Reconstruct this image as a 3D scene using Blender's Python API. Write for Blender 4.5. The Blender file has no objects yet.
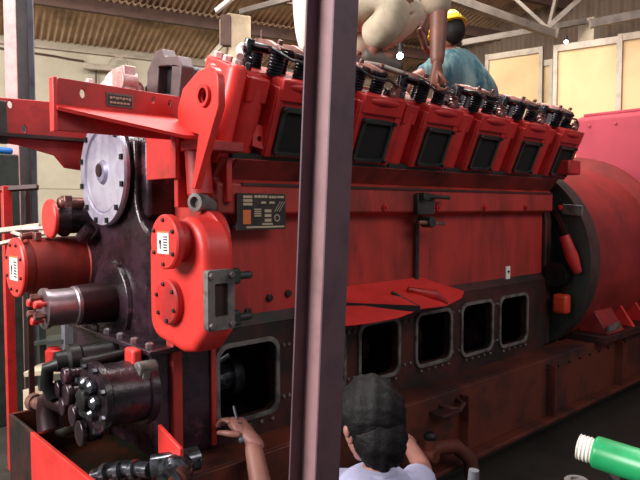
import bpy, bmesh, math, random
from mathutils import Vector, Matrix
random.seed(7)
C = bpy.context.scene.collection
PI = math.pi
def rad(d): return math.radians(d)

# ---------------------------------------------------------------- camera
F = 620.0; D = 2.2; H = 1.6
ANG = rad(47.6); ca, sa = math.cos(ANG), math.sin(ANG); PIT = rad(3.0)
FWD = Vector((ca, sa, 0)); RGT = Vector((sa, -ca, 0)); EYE = Vector((0, -D, H))
def ray(px, py):
    u = (px-320)/F; v = (240-py)/F
    fy = math.cos(PIT)+v*math.sin(PIT); fz = -math.sin(PIT)+v*math.cos(PIT)
    return Vector((fy*ca+u*sa, fy*sa-u*ca, fz))
def U(px, py, ax, c):
    r = ray(px, py); i = 'xyz'.index(ax); return EYE + r*((c-EYE[i])/r[i])
def at(px, py, d): return EYE + ray(px, py)*d
cd = bpy.data.cameras.new('camera'); cam = bpy.data.objects.new('camera', cd); C.objects.link(cam)
cam.location = EYE; cam.rotation_euler = (PI/2-PIT, 0, ANG-PI/2)
cd.sensor_width = 36; cd.lens = F/640*36; cd.clip_start = .02; cd.clip_end = 60
bpy.context.scene.camera = cam

# ---------------------------------------------------------------- materials
def lin(h):
    h = h.lstrip('#'); out = []
    for k in (0, 2, 4):
        c = int(h[k:k+2], 16)/255; out.append(c/12.92 if c <= .04045 else ((c+.055)/1.055)**2.4)
    return tuple(out)+(1,)
def mat(name, c1, c2=None, rough=.5, metal=0, scale=6, lo=.45, hi=.65, c3=None, s3=2.2, lo3=.55, hi3=.7, bump=.0, rvar=.0, coat=0, stretch=None, emis=None, spec=None):
    m = bpy.data.materials.new(name); m.use_nodes = True; nt = m.node_tree; n = nt.nodes; L = nt.links
    b = n['Principled BSDF']; b.inputs['Roughness'].default_value = rough; b.inputs['Metallic'].default_value = metal
    if spec is not None: b.inputs['Specular IOR Level'].default_value = spec
    if coat: b.inputs['Coat Weight'].default_value = coat; b.inputs['Coat Roughness'].default_value = .12
    b.inputs['Base Color'].default_value = lin(c1)
    if emis: b.inputs['Emission Color'].default_value = lin(emis[0]); b.inputs['Emission Strength'].default_value = emis[1]
    if c2:
        tc = n.new('ShaderNodeTexCoord'); src = tc.outputs['Object']
        if stretch:
            mp = n.new('ShaderNodeMapping'); mp.inputs['Scale'].default_value = stretch; L.new(src, mp.inputs['Vector']); src = mp.outputs['Vector']
        nz = n.new('ShaderNodeTexNoise'); nz.inputs['Scale'].default_value = scale; nz.inputs['Detail'].default_value = 6; nz.inputs['Roughness'].default_value = .65
        L.new(src, nz.inputs['Vector'])
        r = n.new('ShaderNodeMapRange'); r.inputs['From Min'].default_value = lo; r.inputs['From Max'].default_value = hi
        L.new(nz.outputs['Fac'], r.inputs['Value'])
        mx = n.new('ShaderNodeMix'); mx.data_type = 'RGBA'
        mx.inputs['A'].default_value = lin(c1); mx.inputs['B'].default_value = lin(c2)
        L.new(r.outputs['Result'], mx.inputs['Factor']); col = mx.outputs['Result']
        if c3:
            nz3 = n.new('ShaderNodeTexNoise'); nz3.inputs['Scale'].default_value = s3; nz3.inputs['Detail'].default_value = 8; nz3.inputs['Roughness'].default_value = .7
            L.new(src, nz3.inputs['Vector'])
            r3 = n.new('ShaderNodeMapRange'); r3.inputs['From Min'].default_value = lo3; r3.inputs['From Max'].default_value = hi3
            L.new(nz3.outputs['Fac'], r3.inputs['Value'])
            m3 = n.new('ShaderNodeMix'); m3.data_type = 'RGBA'; m3.inputs['B'].default_value = lin(c3)
            L.new(col, m3.inputs['A']); L.new(r3.outputs['Result'], m3.inputs['Factor']); col = m3.outputs['Result']
        L.new(col, b.inputs['Base Color'])
        if bump:
            bp = n.new('ShaderNodeBump'); bp.inputs['Strength'].default_value = bump; bp.inputs['Distance'].default_value = .01
            L.new(nz.outputs['Fac'], bp.inputs['Height']); L.new(bp.outputs['Normal'], b.inputs['Normal'])
        if rvar:
            rr = n.new('ShaderNodeMapRange'); rr.inputs['To Min'].default_value = rough; rr.inputs['To Max'].default_value = rough+rvar
            L.new(nz.outputs['Fac'], rr.inputs['Value']); L.new(rr.outputs['Result'], b.inputs['Roughness'])
    return m
RED    = mat('red engine paint', '#c02a28', '#9a2420', rough=.32, scale=5, c3='#3a1814', s3=3.2, lo3=.54, hi3=.76, bump=.12, rvar=.25)
REDB   = mat('bright red engine paint', '#dc3a34', '#c42e2a', rough=.30, scale=4, bump=.08, rvar=.2)
REDBLK = mat('red block paint with oil grime', '#b0322a', '#86281c', rough=.42, scale=3.2, c3='#2c1a12', s3=2.4, lo3=.5, hi3=.74, bump=.15, rvar=.3, stretch=(1.3, 1.3, .35))
REDLOW = mat('oily shaded red paint', '#481c18', '#1e1410', rough=.4, scale=3, c3='#12120e', s3=2.4, lo3=.42, hi3=.6, bump=.2, rvar=.3)  # oil grime, with the shade of the low parts put into the colour
RAIL   = mat('orange red base frame paint', '#5c2412', '#3c160a', rough=.5, scale=3, c3='#14100a', s3=1.5, lo3=.46, hi3=.66, bump=.2, rvar=.3)  # grimy, and darkened so the low rail carries its shade in the colour
TRAYIN = mat('oily tray floor', '#1a1c14', '#4a2010', rough=.35, scale=4, c3='#6a2c12', s3=2, lo3=.58, hi3=.75)
PINK   = mat('lit pinkish casing red', '#ac3a4a', '#a03444', rough=.7, scale=2, c3='#8c2c3a', s3=1.1, lo3=.5, hi3=.8)  # pinker red puts the stronger light on the casing into its colour
ALT    = mat('alternator red paint', '#922a26', '#74201c', rough=.55, scale=2.5, c3='#4e1812', s3=1.4, lo3=.5, hi3=.75)
OILY   = mat('black oily casting', '#171114', '#33202a', rough=.12, scale=7, lo=.4, hi=.62, c3='#6a424c', s3=5, lo3=.58, hi3=.72, bump=.7, rvar=.3)  # purple-pink patches put the oil's shine into the colour
BLACK  = mat('black metal', '#0e1010', '#1c1a1a', rough=.3, scale=12, bump=.3, rvar=.3, metal=.3)
DARKG  = mat('dark green grey gasket metal', '#2a322e', '#1a201d', rough=.5, scale=10, bump=.2)
HOLE   = mat('dark port opening fill', '#050706', rough=.9)  # flat near-black panels put the shade inside the openings into colour
STEEL  = mat('polished steel', '#9a8f94', '#6e6268', rough=.25, metal=.85, scale=8, rvar=.25)
DISC   = mat('machined steel disc', '#c9c6d6', '#a49fb4', rough=.36, metal=.55, scale=6, c3='#7d7386', s3=5, lo3=.55, hi3=.75)
DISH   = mat('dull bluish machined steel', '#8e88a2', '#736c88', rough=.4, metal=.5, scale=5, c3='#524a60', s3=6, lo3=.55, hi3=.75)
SHAFTD = mat('oily dark steel shaft', '#3a2226', '#1b1214', rough=.25, metal=.6, scale=9, rvar=.3)
CHROME = mat('shiny spring steel', '#6d7076', '#26282c', rough=.2, metal=.85, scale=22)
VALVE  = mat('black oiled valve gear', '#1a1b20', '#33343c', rough=.22, metal=.6, scale=20, rvar=.2)
BRASSY = mat('worn pinkish bare metal', '#94685f', '#503632', rough=.35, metal=.5, scale=16)
GASKET = mat('grey gasket rim', '#6c6864', '#3c3a38', rough=.5, scale=14, bump=.3)
PALEMET= mat('pale bare casting', '#d6b8b4', '#a87470', rough=.4, metal=.2, scale=7)
PLATEB = mat('black nameplate enamel', '#241f1c', '#38302a', rough=.4, scale=20)
PRINT  = mat('cream nameplate print', '#b8a98c', rough=.5)
LABELW = mat('white label', '#efe8df', rough=.5)
LABELO = mat('orange label stripe', '#d8703a', rough=.5)
INK    = mat('dark label ink', '#2a2a30', rough=.5)
POST   = mat('purple grey primer steel', '#5a424a', '#4a363e', rough=.55, scale=9, c3='#302c30', s3=4, lo3=.6, hi3=.75, bump=.1)
POSTP  = mat('pinkish column paint', '#c09492', '#ab807f', rough=.55, scale=9)
COLG   = mat('grey blue column paint', '#6a6a72', '#55545c', rough=.6, scale=6)
WALL   = mat('beige plaster wall', '#c2baa4', '#b4ab94', rough=.9, scale=1.5, c3='#8e846e', s3=.9, lo3=.55, hi3=.8)
PANEL  = mat('cream partition board', '#d8bb8c', '#ccae80', rough=.8, scale=1.2)
FRAME  = mat('grey aluminium frame', '#b3a591', '#9a8e7e', rough=.5, scale=8)
ROOF   = mat('asbestos roof sheet', '#c8aa88', '#a88c6e', rough=.9, scale=2.2, c3='#7c6650', s3=1.2, lo3=.5, hi3=.7)
PURLIN = mat('brown purlin steel', '#5a4238', '#4a342c', rough=.7, scale=6)
CONC   = mat('cream concrete', '#c0b098', '#a6967e', rough=.9, scale=4)
TRUSS  = mat('truss steel', '#766c62', '#5c544c', rough=.6, scale=6)
FLOOR  = mat('oil stained concrete floor', '#2e2c24', '#1c1b16', rough=.7, scale=1.4, c3='#12120e', s3=.9)
SKIN   = mat('brown skin', '#7a4c3c', '#683e30', rough=.5, scale=12)
SKINP  = mat('light brown skin', '#996a5e', '#885a50', rough=.5, scale=12)
HAIR   = mat('black hair', '#080708', '#120f11', rough=.62, scale=30, lo=.35, hi=.7, bump=.7, spec=.25)
CREAM  = mat('cream work clothes', '#c8bba2', '#ab9e86', rough=.9, scale=5, c3='#8e8270', s3=3, lo3=.55, hi3=.8, bump=.4)
KHAKI  = mat('khaki shirt cloth', '#a0917c', '#8a7c6a', rough=.9, scale=5, bump=.4)
TEAL   = mat('teal shirt cloth', '#3a5860', '#66807e', rough=.9, scale=4, lo=.42, hi=.62, c3='#124654', s3=6, lo3=.5, hi3=.62, stretch=(2.2, 2.2, .5), bump=.5)
LILAC  = mat('pale lilac shirt cloth', '#a6a8c4', '#9092b0', rough=.9, scale=5, bump=.5)
NAVY   = mat('dark work trousers', '#23242e', '#191a22', rough=.9, scale=6)
YEL    = mat('yellow helmet plastic', '#d8c020', '#c2a81c', rough=.35, scale=5)
SHOE   = mat('brown grey shoe', '#4e443c', '#3a322c', rough=.6, scale=9)
SOLE   = mat('pale rubber sole', '#9c9288', rough=.7)
GREEN  = mat('green enamel', '#1f9a5c', '#178048', rough=.28, scale=6, rvar=.1)
WHITEP = mat('ribbed white plastic', '#e8e4da', rough=.45)
BLUE   = mat('blue plastic sheet', '#1c6fc0', '#155a9e', rough=.5, scale=6)
BULB   = mat('lit bulb glass', '#ffffff', rough=.3, emis=('#ffffff', 14))
RAG    = mat('grey metal tool', '#5a5c64', '#3a3c42', rough=.35, metal=.6, scale=14)

# ---------------------------------------------------------------- mesh helpers
def frame_of(d):
    d = Vector(d).normalized(); a = Vector((0, 0, 1)) if abs(d.z) < .9 else Vector((1, 0, 0))
    u = d.cross(a).normalized(); return u, d.cross(u).normalized()
class B:
    def __init__(s): s.bm = bmesh.new()
    def face(s, vs):
        try: s.bm.faces.new(vs)
        except ValueError: pass
    def box(s, x0, x1, y0, y1, z0, z1, M=None):
        v = [Vector((x, y, z)) for x in (x0, x1) for y in (y0, y1) for z in (z0, z1)]
        if M is not None: v = [M @ p for p in v]
        v = [s.bm.verts.new(p) for p in v]
        for f in ((0,1,3,2),(4,6,7,5),(0,4,5,1),(2,3,7,6),(0,2,6,4),(1,5,7,3)): s.face([v[i] for i in f])
        return s
    def lathe(s, p, d, prof, n=32, caps=True):
        """rings (t, r) along d from p"""
        p = Vector(p); d = Vector(d).normalized(); u, w = frame_of(d); rings = []
        for t, r in prof:
            rings.append([s.bm.verts.new(p+d*t+(u*math.cos(2*PI*k/n)+w*math.sin(2*PI*k/n))*max(r, .0004)) for k in range(n)])
        for a, b in zip(rings, rings[1:]):
            for k in range(n): s.face([a[k], a[(k+1) % n], b[(k+1) % n], b[k]])
        if caps: s.face(rings[0][::-1]); s.face(rings[-1])
        return s
    def cyl(s, p0, p1, r, r2=None, n=24):
        p0 = Vector(p0); p1 = Vector(p1); return s.lathe(p0, p1-p0, [(0, r), ((p1-p0).length, r if r2 is None else r2)], n)
    def tube(s, pts, r, n=12):
        pts = [Vector(p) for p in pts]; rings = []; pu = None
        for i, p in enumerate(pts):
            d = (pts[min(i+1, len(pts)-1)]-pts[max(i-1, 0)]).normalized()
            if pu is None: u, w = frame_of(d)
            else:
                u = (pu-d*pu.dot(d)).normalized(); w = d.cross(u)
            pu = u; rr = r[i] if isinstance(r, (list, tuple)) else r
            rings.append([s.bm.verts.new(p+(u*math.cos(2*PI*k/n)+w*math.sin(2*PI*k/n))*rr) for k in range(n)])
        for a, b in zip(rings, rings[1:]):
            for k in range(n): s.face([a[k], a[(k+1) % n], b[(k+1) % n], b[k]])
        s.face(rings[0][::-1]); s.face(rings[-1]); return s
    def bar(s, p0, p1, w, h, up=(0, 0, 1)):
        p0 = Vector(p0); p1 = Vector(p1); d = (p1-p0).normalized(); up = Vector(up)
        sd = d.cross(up).normalized(); u = sd.cross(d).normalized(); v = []
        for p in (p0, p1):
            for a, b in ((-1,-1),(1,-1),(1,1),(-1,1)): v.append(s.bm.verts.new(p+sd*a*w/2+u*b*h/2))
        for f in ((3,2,1,0),(4,5,6,7),(0,1,5,4),(1,2,6,5),(2,3,7,6),(3,0,4,7)): s.face([v[i] for i in f])
        return s
    def prism(s, poly, dvec, f=lambda p: Vector(p)):
        dvec = Vector(dvec); a = [s.bm.verts.new(f(p)) for p in poly]; b = [s.bm.verts.new(f(p)+dvec) for p in poly]
        n = len(poly); s.face(a[::-1]); s.face(b)
        for k in range(n): s.face([a[k], a[(k+1) % n], b[(k+1) % n], b[k]])
        return s
    def sph(s, p, r, sc=(1, 1, 1), seg=20, M=None):
        Mx = Matrix.Translation(Vector(p)) @ (M if M is not None else Matrix.Identity(4)) @ Matrix.Diagonal((r*sc[0], r*sc[1], r*sc[2], 1))
        bmesh.ops.create_uvsphere(s.bm, u_segments=seg, v_segments=seg//2+2, radius=1, matrix=Mx); return s
    def mesh(s, me): s.bm.from_mesh(me); return s
    def nut(s, p, d, r=.012, h=.012): return s.lathe(p, d, [(0, r), (h*.85, r), (h, r*.8)], 6)
def make(name, b, m, parent=None, bevel=0, seg=2, smooth=35, offset=None, label=None):
    bm = b.bm; bmesh.ops.recalc_face_normals(bm, faces=bm.faces); me = bpy.data.meshes.new(name); bm.to_mesh(me); bm.free()
    me.materials.append(m)
    for p in me.polygons: p.use_smooth = True
    me.set_sharp_from_angle(angle=rad(smooth))
    o = bpy.data.objects.new(name, me); C.objects.link(o)
    if bevel:
        md = o.modifiers.new('bevel', 'BEVEL'); md.width = bevel; md.segments = seg; md.limit_method = 'ANGLE'; md.angle_limit = rad(40); md.harden_normals = False
    if parent is not None:
        o.parent = parent
        if parent.type == 'EMPTY' and offset is None: o.location = -parent.location
    if label: o['label'] = label
    return o
def each(name, b, m, parent=None, **k):
    """every separate piece in the builder becomes an object of its own"""
    bm = b.bm; bm.verts.ensure_lookup_table(); seen = set(); out = []
    bm.verts.index_update()
    for v0 in bm.verts:
        if v0.index in seen: continue
        isl = []; st_ = [v0]; seen.add(v0.index)
        while st_:
            v = st_.pop(); isl.append(v)
            for e in v.link_edges:
                w_ = e.other_vert(v)
                if w_.index not in seen: seen.add(w_.index); st_.append(w_)
        nb = B(); mp = {v: nb.bm.verts.new(v.co) for v in isl}; fs = set(f for v in isl for f in v.link_faces)
        for f in fs: nb.bm.faces.new([mp[v] for v in f.verts])
        out.append(make(name, nb, m, parent, **k))
    bm.free(); return out
def thing(name, label, cat, loc=(0, 0, 0), group=None):
    o = bpy.data.objects.new(name, None); C.objects.link(o); o.location = loc; o.empty_display_size = .1
    o['label'] = label; o['category'] = cat
    if group: o['group'] = group
    return o
def tag(o, label, cat, group=None):
    o['label'] = label; o['category'] = cat
    if group: o['group'] = group
    return o
def struct(o): o['kind'] = 'structure'; return o
def holed(outer, holes, T, t):
    """flat plate with holes: outline and holes in 2D, thickness t, placed by T (local x,y in plane, z through)"""
    cu = bpy.data.curves.new('c', 'CURVE'); cu.dimensions = '2D'; cu.fill_mode = 'BOTH'
    for poly in [outer]+holes:
        sp = cu.splines.new('POLY'); sp.points.add(len(poly)-1)
        for q, p in zip(sp.points, poly): q.co = (p[0], p[1], 0, 1)
        sp.use_cyclic_u = True
    cu.extrude = t/2
    o = bpy.data.objects.new('c', cu); C.objects.link(o); dg = bpy.context.evaluated_depsgraph_get()
    me = bpy.data.meshes.new_from_object(o.evaluated_get(dg)); bpy.data.objects.remove(o)
    me.transform(T); b = B(); b.mesh(me); bmesh.ops.remove_doubles(b.bm, verts=b.bm.verts, dist=.0001); bpy.data.meshes.remove(me); return b
def circ(cx, cy, r, n=28, ry=None): return [(cx+r*math.cos(2*PI*k/n), cy+(ry or r)*math.sin(2*PI*k/n)) for k in range(n)]
def rrect(x0, x1, y0, y1, r, n=5):
    out = []
    for cx, cy, a0 in ((x1-r, y1-r, 0), (x0+r, y1-r, 90), (x0+r, y0+r, 180), (x1-r, y0+r, 270)):
        for k in range(n+1):
            a = rad(a0+90*k/n); out.append((cx+r*math.cos(a), cy+r*math.sin(a)))
    return out
TX = Matrix(((0,0,1,0),(1,0,0,0),(0,1,0,0),(0,0,0,1)))     # plane (y,z), thickness along x
TY = Matrix(((1,0,0,0),(0,0,-1,0),(0,1,0,0),(0,0,0,1)))    # plane (x,z), thickness along y
TZ = Matrix.Identity(4)
def mv(x, y, z): return Matrix.Translation((x, y, z))

# ---------------------------------------------------------------- setting
struct(make('floor', B().box(-5, 16, -6, 12, -.1, 0), FLOOR))
W0 = Vector((2.96, 6.684, 0)); wd = Vector((math.cos(rad(-13.7)), math.sin(rad(-13.7)), 0)); wn = Vector((wd.y, -wd.x, 0))
def WP(u, d, z): return W0+wd*u+wn*d+Vector((0, 0, z))
EZ = 3.9; SL = .27
def slab(b, u0, u1, d0, d1, z0, z1):
    v = [b.bm.verts.new(WP(u, d, z)) for u in (u0, u1) for d in (d0, d1) for z in (z0, z1)]
    for f in ((0,1,3,2),(4,6,7,5),(0,4,5,1),(2,3,7,6),(0,2,6,4),(1,5,7,3)): b.face([v[i] for i in f])
    return b
struct(make('wall_back', slab(slab(B(), -6, 9.5, -.25, 0, 0, EZ), -6, 9.5, -.02, .012, 1.86, 1.885), WALL))
# corrugated roof, rising from the back wall
def corr(b, u0, u1, d0, d1, z0, slope, pitch=.085, amp=.014, th=.012):
    n = int((u1-u0)/pitch*4); rows = []
    for off in (0, th):
        for d in (d0, d1):
            rows.append([b.bm.verts.new(WP(u0+(u1-u0)*k/n, d, z0+slope*(d-d0)+amp*math.sin(2*PI*((u1-u0)*k/n)/pitch)+off)) for k in range(n+1)])
    for k in range(n):
        for r1, r2 in ((0, 1), (2, 3), (0, 2), (1, 3)): b.face([rows[r1][k], rows[r1][k+1], rows[r2][k+1], rows[r2][k]])
    return b
rb = B(); corr(rb, -6, 9.5, -.45, 1.15, EZ-.02-.45*SL+.0, SL); corr(rb, -6, 9.5, 1.0, 6.2, EZ+1.02*SL+.06, SL)
struct(make('ceiling', rb, ROOF, smooth=60))
tb = B()
for k, d in enumerate((1.08, 1.9, 2.9, 3.9, 4.9, 5.9)):
    z = EZ+SL*d-.09; tb.bar(WP(-6, d, z), WP(9.5, d, z), .07, .15)
struct(make('trim_1', tb, PURLIN))
struct(make('trim_2', slab(B(), -6, 9.5, 0, .05, EZ-.14, EZ-.09), FRAME))
# far wall behind the alternator
R0 = Vector((8.9, 3.0, 0)); rd = Vector((math.cos(rad(102)), math.sin(rad(102)), 0)); rn = Vector((-rd.y, rd.x, 0))
def RP(u, d, z): return R0+rd*u+rn*d+Vector((0, 0, z))
def rslab(b, u0, u1, d0, d1, z0, z1):
    v = [b.bm.verts.new(RP(u, d, z)) for u in (u0, u1) for d in (d0, d1) for z in (z0, z1)]
    for f in ((0,1,3,2),(4,6,7,5),(0,4,5,1),(2,3,7,6),(0,2,6,4),(1,5,7,3)): b.face([v[i] for i in f])
    return b
wb = B(); pitch = .15; u0, u1 = -7.5, 3.5; n = int((u1-u0)/pitch*6); rows = []
for off in (0, -.02):
    for z in (0, 5.9):
        rows.append([wb.bm.verts.new(RP(u0+(u1-u0)*k/n, off+.024*math.sin(2*PI*(u1-u0)*k/n/pitch), z)) for k in range(n+1)])
for k in range(n):
    for r1, r2 in ((0, 1), (2, 3), (0, 2), (1, 3)): wb.face([rows[r1][k], rows[r1][k+1], rows[r2][k+1], rows[r2][k]])
struct(make('wall_right', wb, mat('shaded corrugated wall sheet', '#6e5c4c', '#5a4a3e', rough=.9, scale=2), smooth=60))  # darker than the roof sheets: its lack of light is in the colour
# partition boards: (u0,u1,distance,top)
def partition(px0, px1, X, ztop, pyt, dz, label):
    a = U(px0, pyt, 'x', X); b_ = U(px1, pyt, 'x', X)
    p0 = Vector((a.x, a.y, 0)); dr = (Vector((b_.x, b_.y, 0))-p0); L = dr.length; dr.normalize()
    # boards swing slightly off square, like the far wall
    dr = Vector((-rd.x, -rd.y, 0)); nn = Vector((-dr.y, dr.x, 0))
    if nn.x > 0: nn = -nn
    t = thing('partition_panel', label, 'panel', p0, 'cream partition boards on the far side')
    def bx(u0, u1, d0, d1, z0, z1, nm, m):
        q = B(); v = [q.bm.verts.new(p0+dr*u+nn*d+Vector((0, 0, z))) for u in (u0, u1) for d in (d0, d1) for z in (z0, z1)]
        for f in ((0,1,3,2),(4,6,7,5),(0,4,5,1),(2,3,7,6),(0,2,6,4),(1,5,7,3)): q.face([v[i] for i in f])
        return make(nm, q, m, t)
    bx(0, L, 0, .03, .05, ztop, 'board', PANEL)
    bx(0, .05, -.0, .07, 0, ztop+.03, 'frame_stile', FRAME); bx(L-.05, L, 0, .07, 0, ztop+.03, 'frame_stile', FRAME)
    bx(.05, L-.05, 0, .065, ztop-.05, ztop+.03, 'frame_rail', FRAME)
    return t
partition(487, 539, 8.05, 3.80, 54, 0, 'cream partition board with grey top rail just right of the teal-shirted worker')
partition(555, 618, 7.55, 3.60, 44, 0, 'tall cream partition board with pale grey frame above the pink casing')
partition(619, 690, 7.70, 3.62, 38, 0, 'cream partition board cut off by the right edge of the photo')
partition(540, 553, 8.25, 3.62, 60, 0, 'narrow darker cream board in the gap between two larger boards')

# roof truss members
def truss(name, segs, label, w=.06):
    b = B()
    for p0, p1 in segs: b.bar(p0, p1, w, w)
    return tag(make(name, b, TRUSS, bevel=.004), label, 'roof truss')
def seg(x0, y0, d0, x1, y1, d1): return (at(x0, y0, d0), at(x1, y1, d1))
tr = thing('roof_truss', 'grey steel roof truss with crossing diagonals above the cream boards', 'roof truss', at(548, 30, 7.6))
make('bottom_chord', B().bar(*seg(440, -6, 6.6, 553, 34, 7.6), .07, .09), TRUSS, tr)
make('diagonal', B().bar(*seg(545, 30, 7.6, 583, -4, 7.5), .06, .06), TRUSS, tr)
make('diagonal', B().bar(*seg(547, 28, 7.6, 512, -4, 7.7), .04, .04), TRUSS, tr)
make('diagonal', B().bar(*seg(549, 28, 7.6, 557, -6, 7.7), .04, .04), TRUSS, tr)
make('gusset_plate', B().bar(*seg(538, 29, 7.58, 558, 33, 7.58), .02, .12), TRUSS, tr)
tag(make('tie_beam', B().bar(*seg(462, 43, 8.0, 586, 21, 7.9), .07, .07), TRUSS), 'thin grey beam under the truss joint above the first cream board', 'beam')
tag(make('tie_beam', B().bar(*seg(590, 24, 7.0, 700, 3, 6.8), .08, .09), TRUSS), 'grey beam running right from the short cream column top', 'beam')
p = at(588, 32, 8.05)
tag(make('concrete_column', B().box(p.x-.1, p.x+.1, p.y-.12, p.y+.09, 0, at(588, 20, 8.05).z), CONC, bevel=.01), 'cream column whose top shows above the tall partition board', 'column')
p = WP(2.35, .25, 0)
cc = U(234, 40, 'z', 3.7)
cc = at(235, 40, 7.9)
cm = mv(cc.x, cc.y, 0) @ Matrix.Rotation(rad(-13.7), 4, 'Z')
tag(make('concrete_column', B().box(-.155, .155, -.16, .16, 0, cc.z+.28, cm), CONC, bevel=.012), 'cream concrete column with rusty bracket against the back wall', 'column')
rr = thing('roof_strut', 'rusty bracket and slanting struts bolted to the cream concrete column', 'strut', at(228, 30, 7.6))
make('bracket', B().bar(*seg(226, 16, 7.6, 226, 46, 7.6), .12, .1), PURLIN, rr)
make('strut', B().bar(*seg(206, 62, 7.6, 222, 44, 7.6), .05, .05), FRAME, rr)
make('strut', B().bar(*seg(216, 11, 7.5, 232, -2, 7.4), .05, .05), WHITEP, rr)
make('strut', B().bar(*seg(240, 12, 7.6, 300, -4, 7.4), .06, .06), TRUSS, rr)
make('hanger_rod', B().cyl(at(261, 30, 7.7), at(260, 58, 7.7), .012), PURLIN, rr)

# left column behind the engine
lc = at(23.5, 208, 5.0)
cmx = mv(lc.x, lc.y, 0) @ Matrix.Rotation(ANG-PI/2+rad(71), 4, 'Z')
lcol = thing('steel_column', 'grey steel column with pink flange at the far left behind the engine', 'column', (lc.x, lc.y, 0))
make('flange', B().box(-.095, -.085, -.058, .058, .02, 4.6, cmx), POSTP, lcol, bevel=.002, label='pink painted flange')
make('web', B().box(-.085, .085, -.005, .005, .02, 4.6, cmx), mat('shaded column web tone', '#3e3a3c', '#2e2c2e', rough=.6, scale=5), lcol)  # web faces away from the light; that shade is put into its colour
make('flange', B().box(.085, .095, -.06, .075, .02, 4.6, cmx), COLG, lcol, bevel=.002)
make('base_plate', B().box(-.15, .15, -.13, .13, 0, .02, cmx), COLG, lcol)

# wall lamp fitting and cable
wl = thing('wall_light_fitting', 'grey tube light fitting fixed to the back wall', 'light fitting', U(98, 66, 'x', 3.6))
def wallpt(px, py, off=.06):
    r = ray(px, py); t = (W0+wn*off-EYE).dot(wn)/r.dot(wn); return EYE+r*t
make('housing', B().bar(wallpt(83, 66, .12), wallpt(127, 70, .12), .08, .08), FRAME, wl, bevel=.01)
make('conduit', B().cyl(wallpt(96, 70, .05), wallpt(96, 84, .05), .012), PURLIN, wl)
make('hanger_loop', B().tube([wallpt(118+10*math.cos(a), 66-9*math.sin(a), .12) for a in [k*PI/8 for k in range(9)]], .012, 8), FRAME, wl)
tag(make('power_cable', B().tube([wallpt(x, y, .03) for x, y in ((-20, 45), (0, 48), (20, 51), (42, 54), (55, 56), (70, 59), (84, 61))], .012, 8), PURLIN), 'dark power cable running along the back wall to the light fitting', 'cable')

# foreground H column
pc = at(323, 240, 1.5)
lean = Matrix.Rotation(rad(2.2), 4, FWD)
T = rad(26)
pm = mv(pc.x, pc.y, pc.z) @ lean @ mv(0, 0, -pc.z) @ Matrix.Rotation(ANG-PI/2-rad(45), 4, 'Z')
fcol = thing('steel_column', 'tall leaning purple-grey steel column in the foreground in front of the engine', 'column', (pc.x, pc.y, 0))
PCX = dict(w=.048, d=.041)
make('flange', B().box(-PCX['w'], -PCX['w']+.006, -PCX['d'], PCX['d'], .02, 3.4, pm), POST, fcol, bevel=.0015)
make('web', B().box(-PCX['w']+.006, PCX['w']-.006, -.003, .003, .02, 3.4, pm), mat('lit pink web tone', '#8e6c6e', '#7c5c60', rough=.6, scale=7), fcol)  # lighter than the flanges: the light on the web is in its colour
make('flange', B().box(PCX['w']-.006, PCX['w'], -PCX['d'], PCX['d'], .02, 3.4, pm), POST, fcol, bevel=.0015)
make('base_plate', B().box(-.1, .1, -.1, .1, 0, .02, mv(pc.x-.05, pc.y+.05, 0)), POST, fcol)

# ---------------------------------------------------------------- base frame
YC = .58
base = thing('engine_base_frame', 'long orange-red steel base frame under the whole engine and alternator', 'base frame', (.9, YC, 0))
f = B(); f.box(.95, 9.2, -.19, -.165, .2, .585); make('side_rail', f, RAIL, base, bevel=.004)
f = B(); f.box(.95, 9.2, -.165, .03, .56, .585); f.box(.95, 9.2, -.26, -.165, .175, .2); make('rail_flange', f, RAIL, base, bevel=.004)
f = B(); f.box(1.4, 9.2, 1.325, 1.35, .2, .585); f.box(1.4, 9.2, 1.13, 1.325, .56, .585); make('side_rail', f, RAIL, base, bevel=.004)
f = B(); f.box(.89, .91, -.19, .72, .12, .585); make('front_plate', f, REDB, base, bevel=.004)
f = B(); f.box(.895, .91, .72, 1.06, .12, .585); make('front_corner_plate', f, REDLOW, base, bevel=.003, label='dark end of the front plate, shade put into its colour')  # same plate carried on in a darker red that holds its shade
f = B(); f.box(.91, 1.4, 1.04, 1.06, .12, .585); f.box(1.38, 1.4, 1.06, 1.33, .12, .585); make('end_plate', f, RAIL, base, bevel=.003)
f = B(); f.box(.91, 1.4, -.165, 1.04, .33, .36); f.box(1.4, 4.4, .03, 1.13, .33, .36); make('oil_tray', f, TRAYIN, base)
f = B(); f.box(1.0, 9.1, -.05, 1.2, 0, .19); make('plinth', f, FLOOR, base)
for x in (1.9, 2.9, 3.9, 5.0):
    make('stiffener', B().box(x, x+.014, -.25, -.19, .2, .55), RAIL, base)
# rail fittings: hook, plug, drain valve
rb_ = B(); q = U(447, 403, 'y', -.19); rb_.tube([(q.x-.06, -.19, .53), (q.x-.05, -.25, .52), (q.x+.02, -.26, .5), (q.x+.07, -.25, .52), (q.x+.09, -.19, .53)], .014, 10)
make('lifting_hook', rb_, RAIL, base)
f = B(); f.box(2.62, 2.78, -.29, -.19, .5, .515); make('lug_plate', f, REDLOW, base, bevel=.003)
dv = B(); q = U(430, 445, 'y', -.3)
dv.cyl((q.x, -.19, q.z-.05), (q.x, -.34, q.z-.05), .035); dv.cyl((q.x, -.3, q.z-.05), (q.x, -.3, q.z+.03), .028)
dvo = make('drain_valve', dv, RAIL, base, bevel=.003)
make('valve_knob', B().lathe((q.x, -.3, q.z+.03), (0, 0, 1), [(0, .03), (.02, .034), (.035, .02)], 20), BLACK, dvo)
pp = B(); pp.tube([(2.35, -.26, .33), (2.6, -.27, .35), (2.72, -.29, .33), (2.8, -.33, .25), (2.82, -.34, .1)], .04, 14)
make('drain_pipe', pp, RAIL, base)
f = B()
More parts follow.
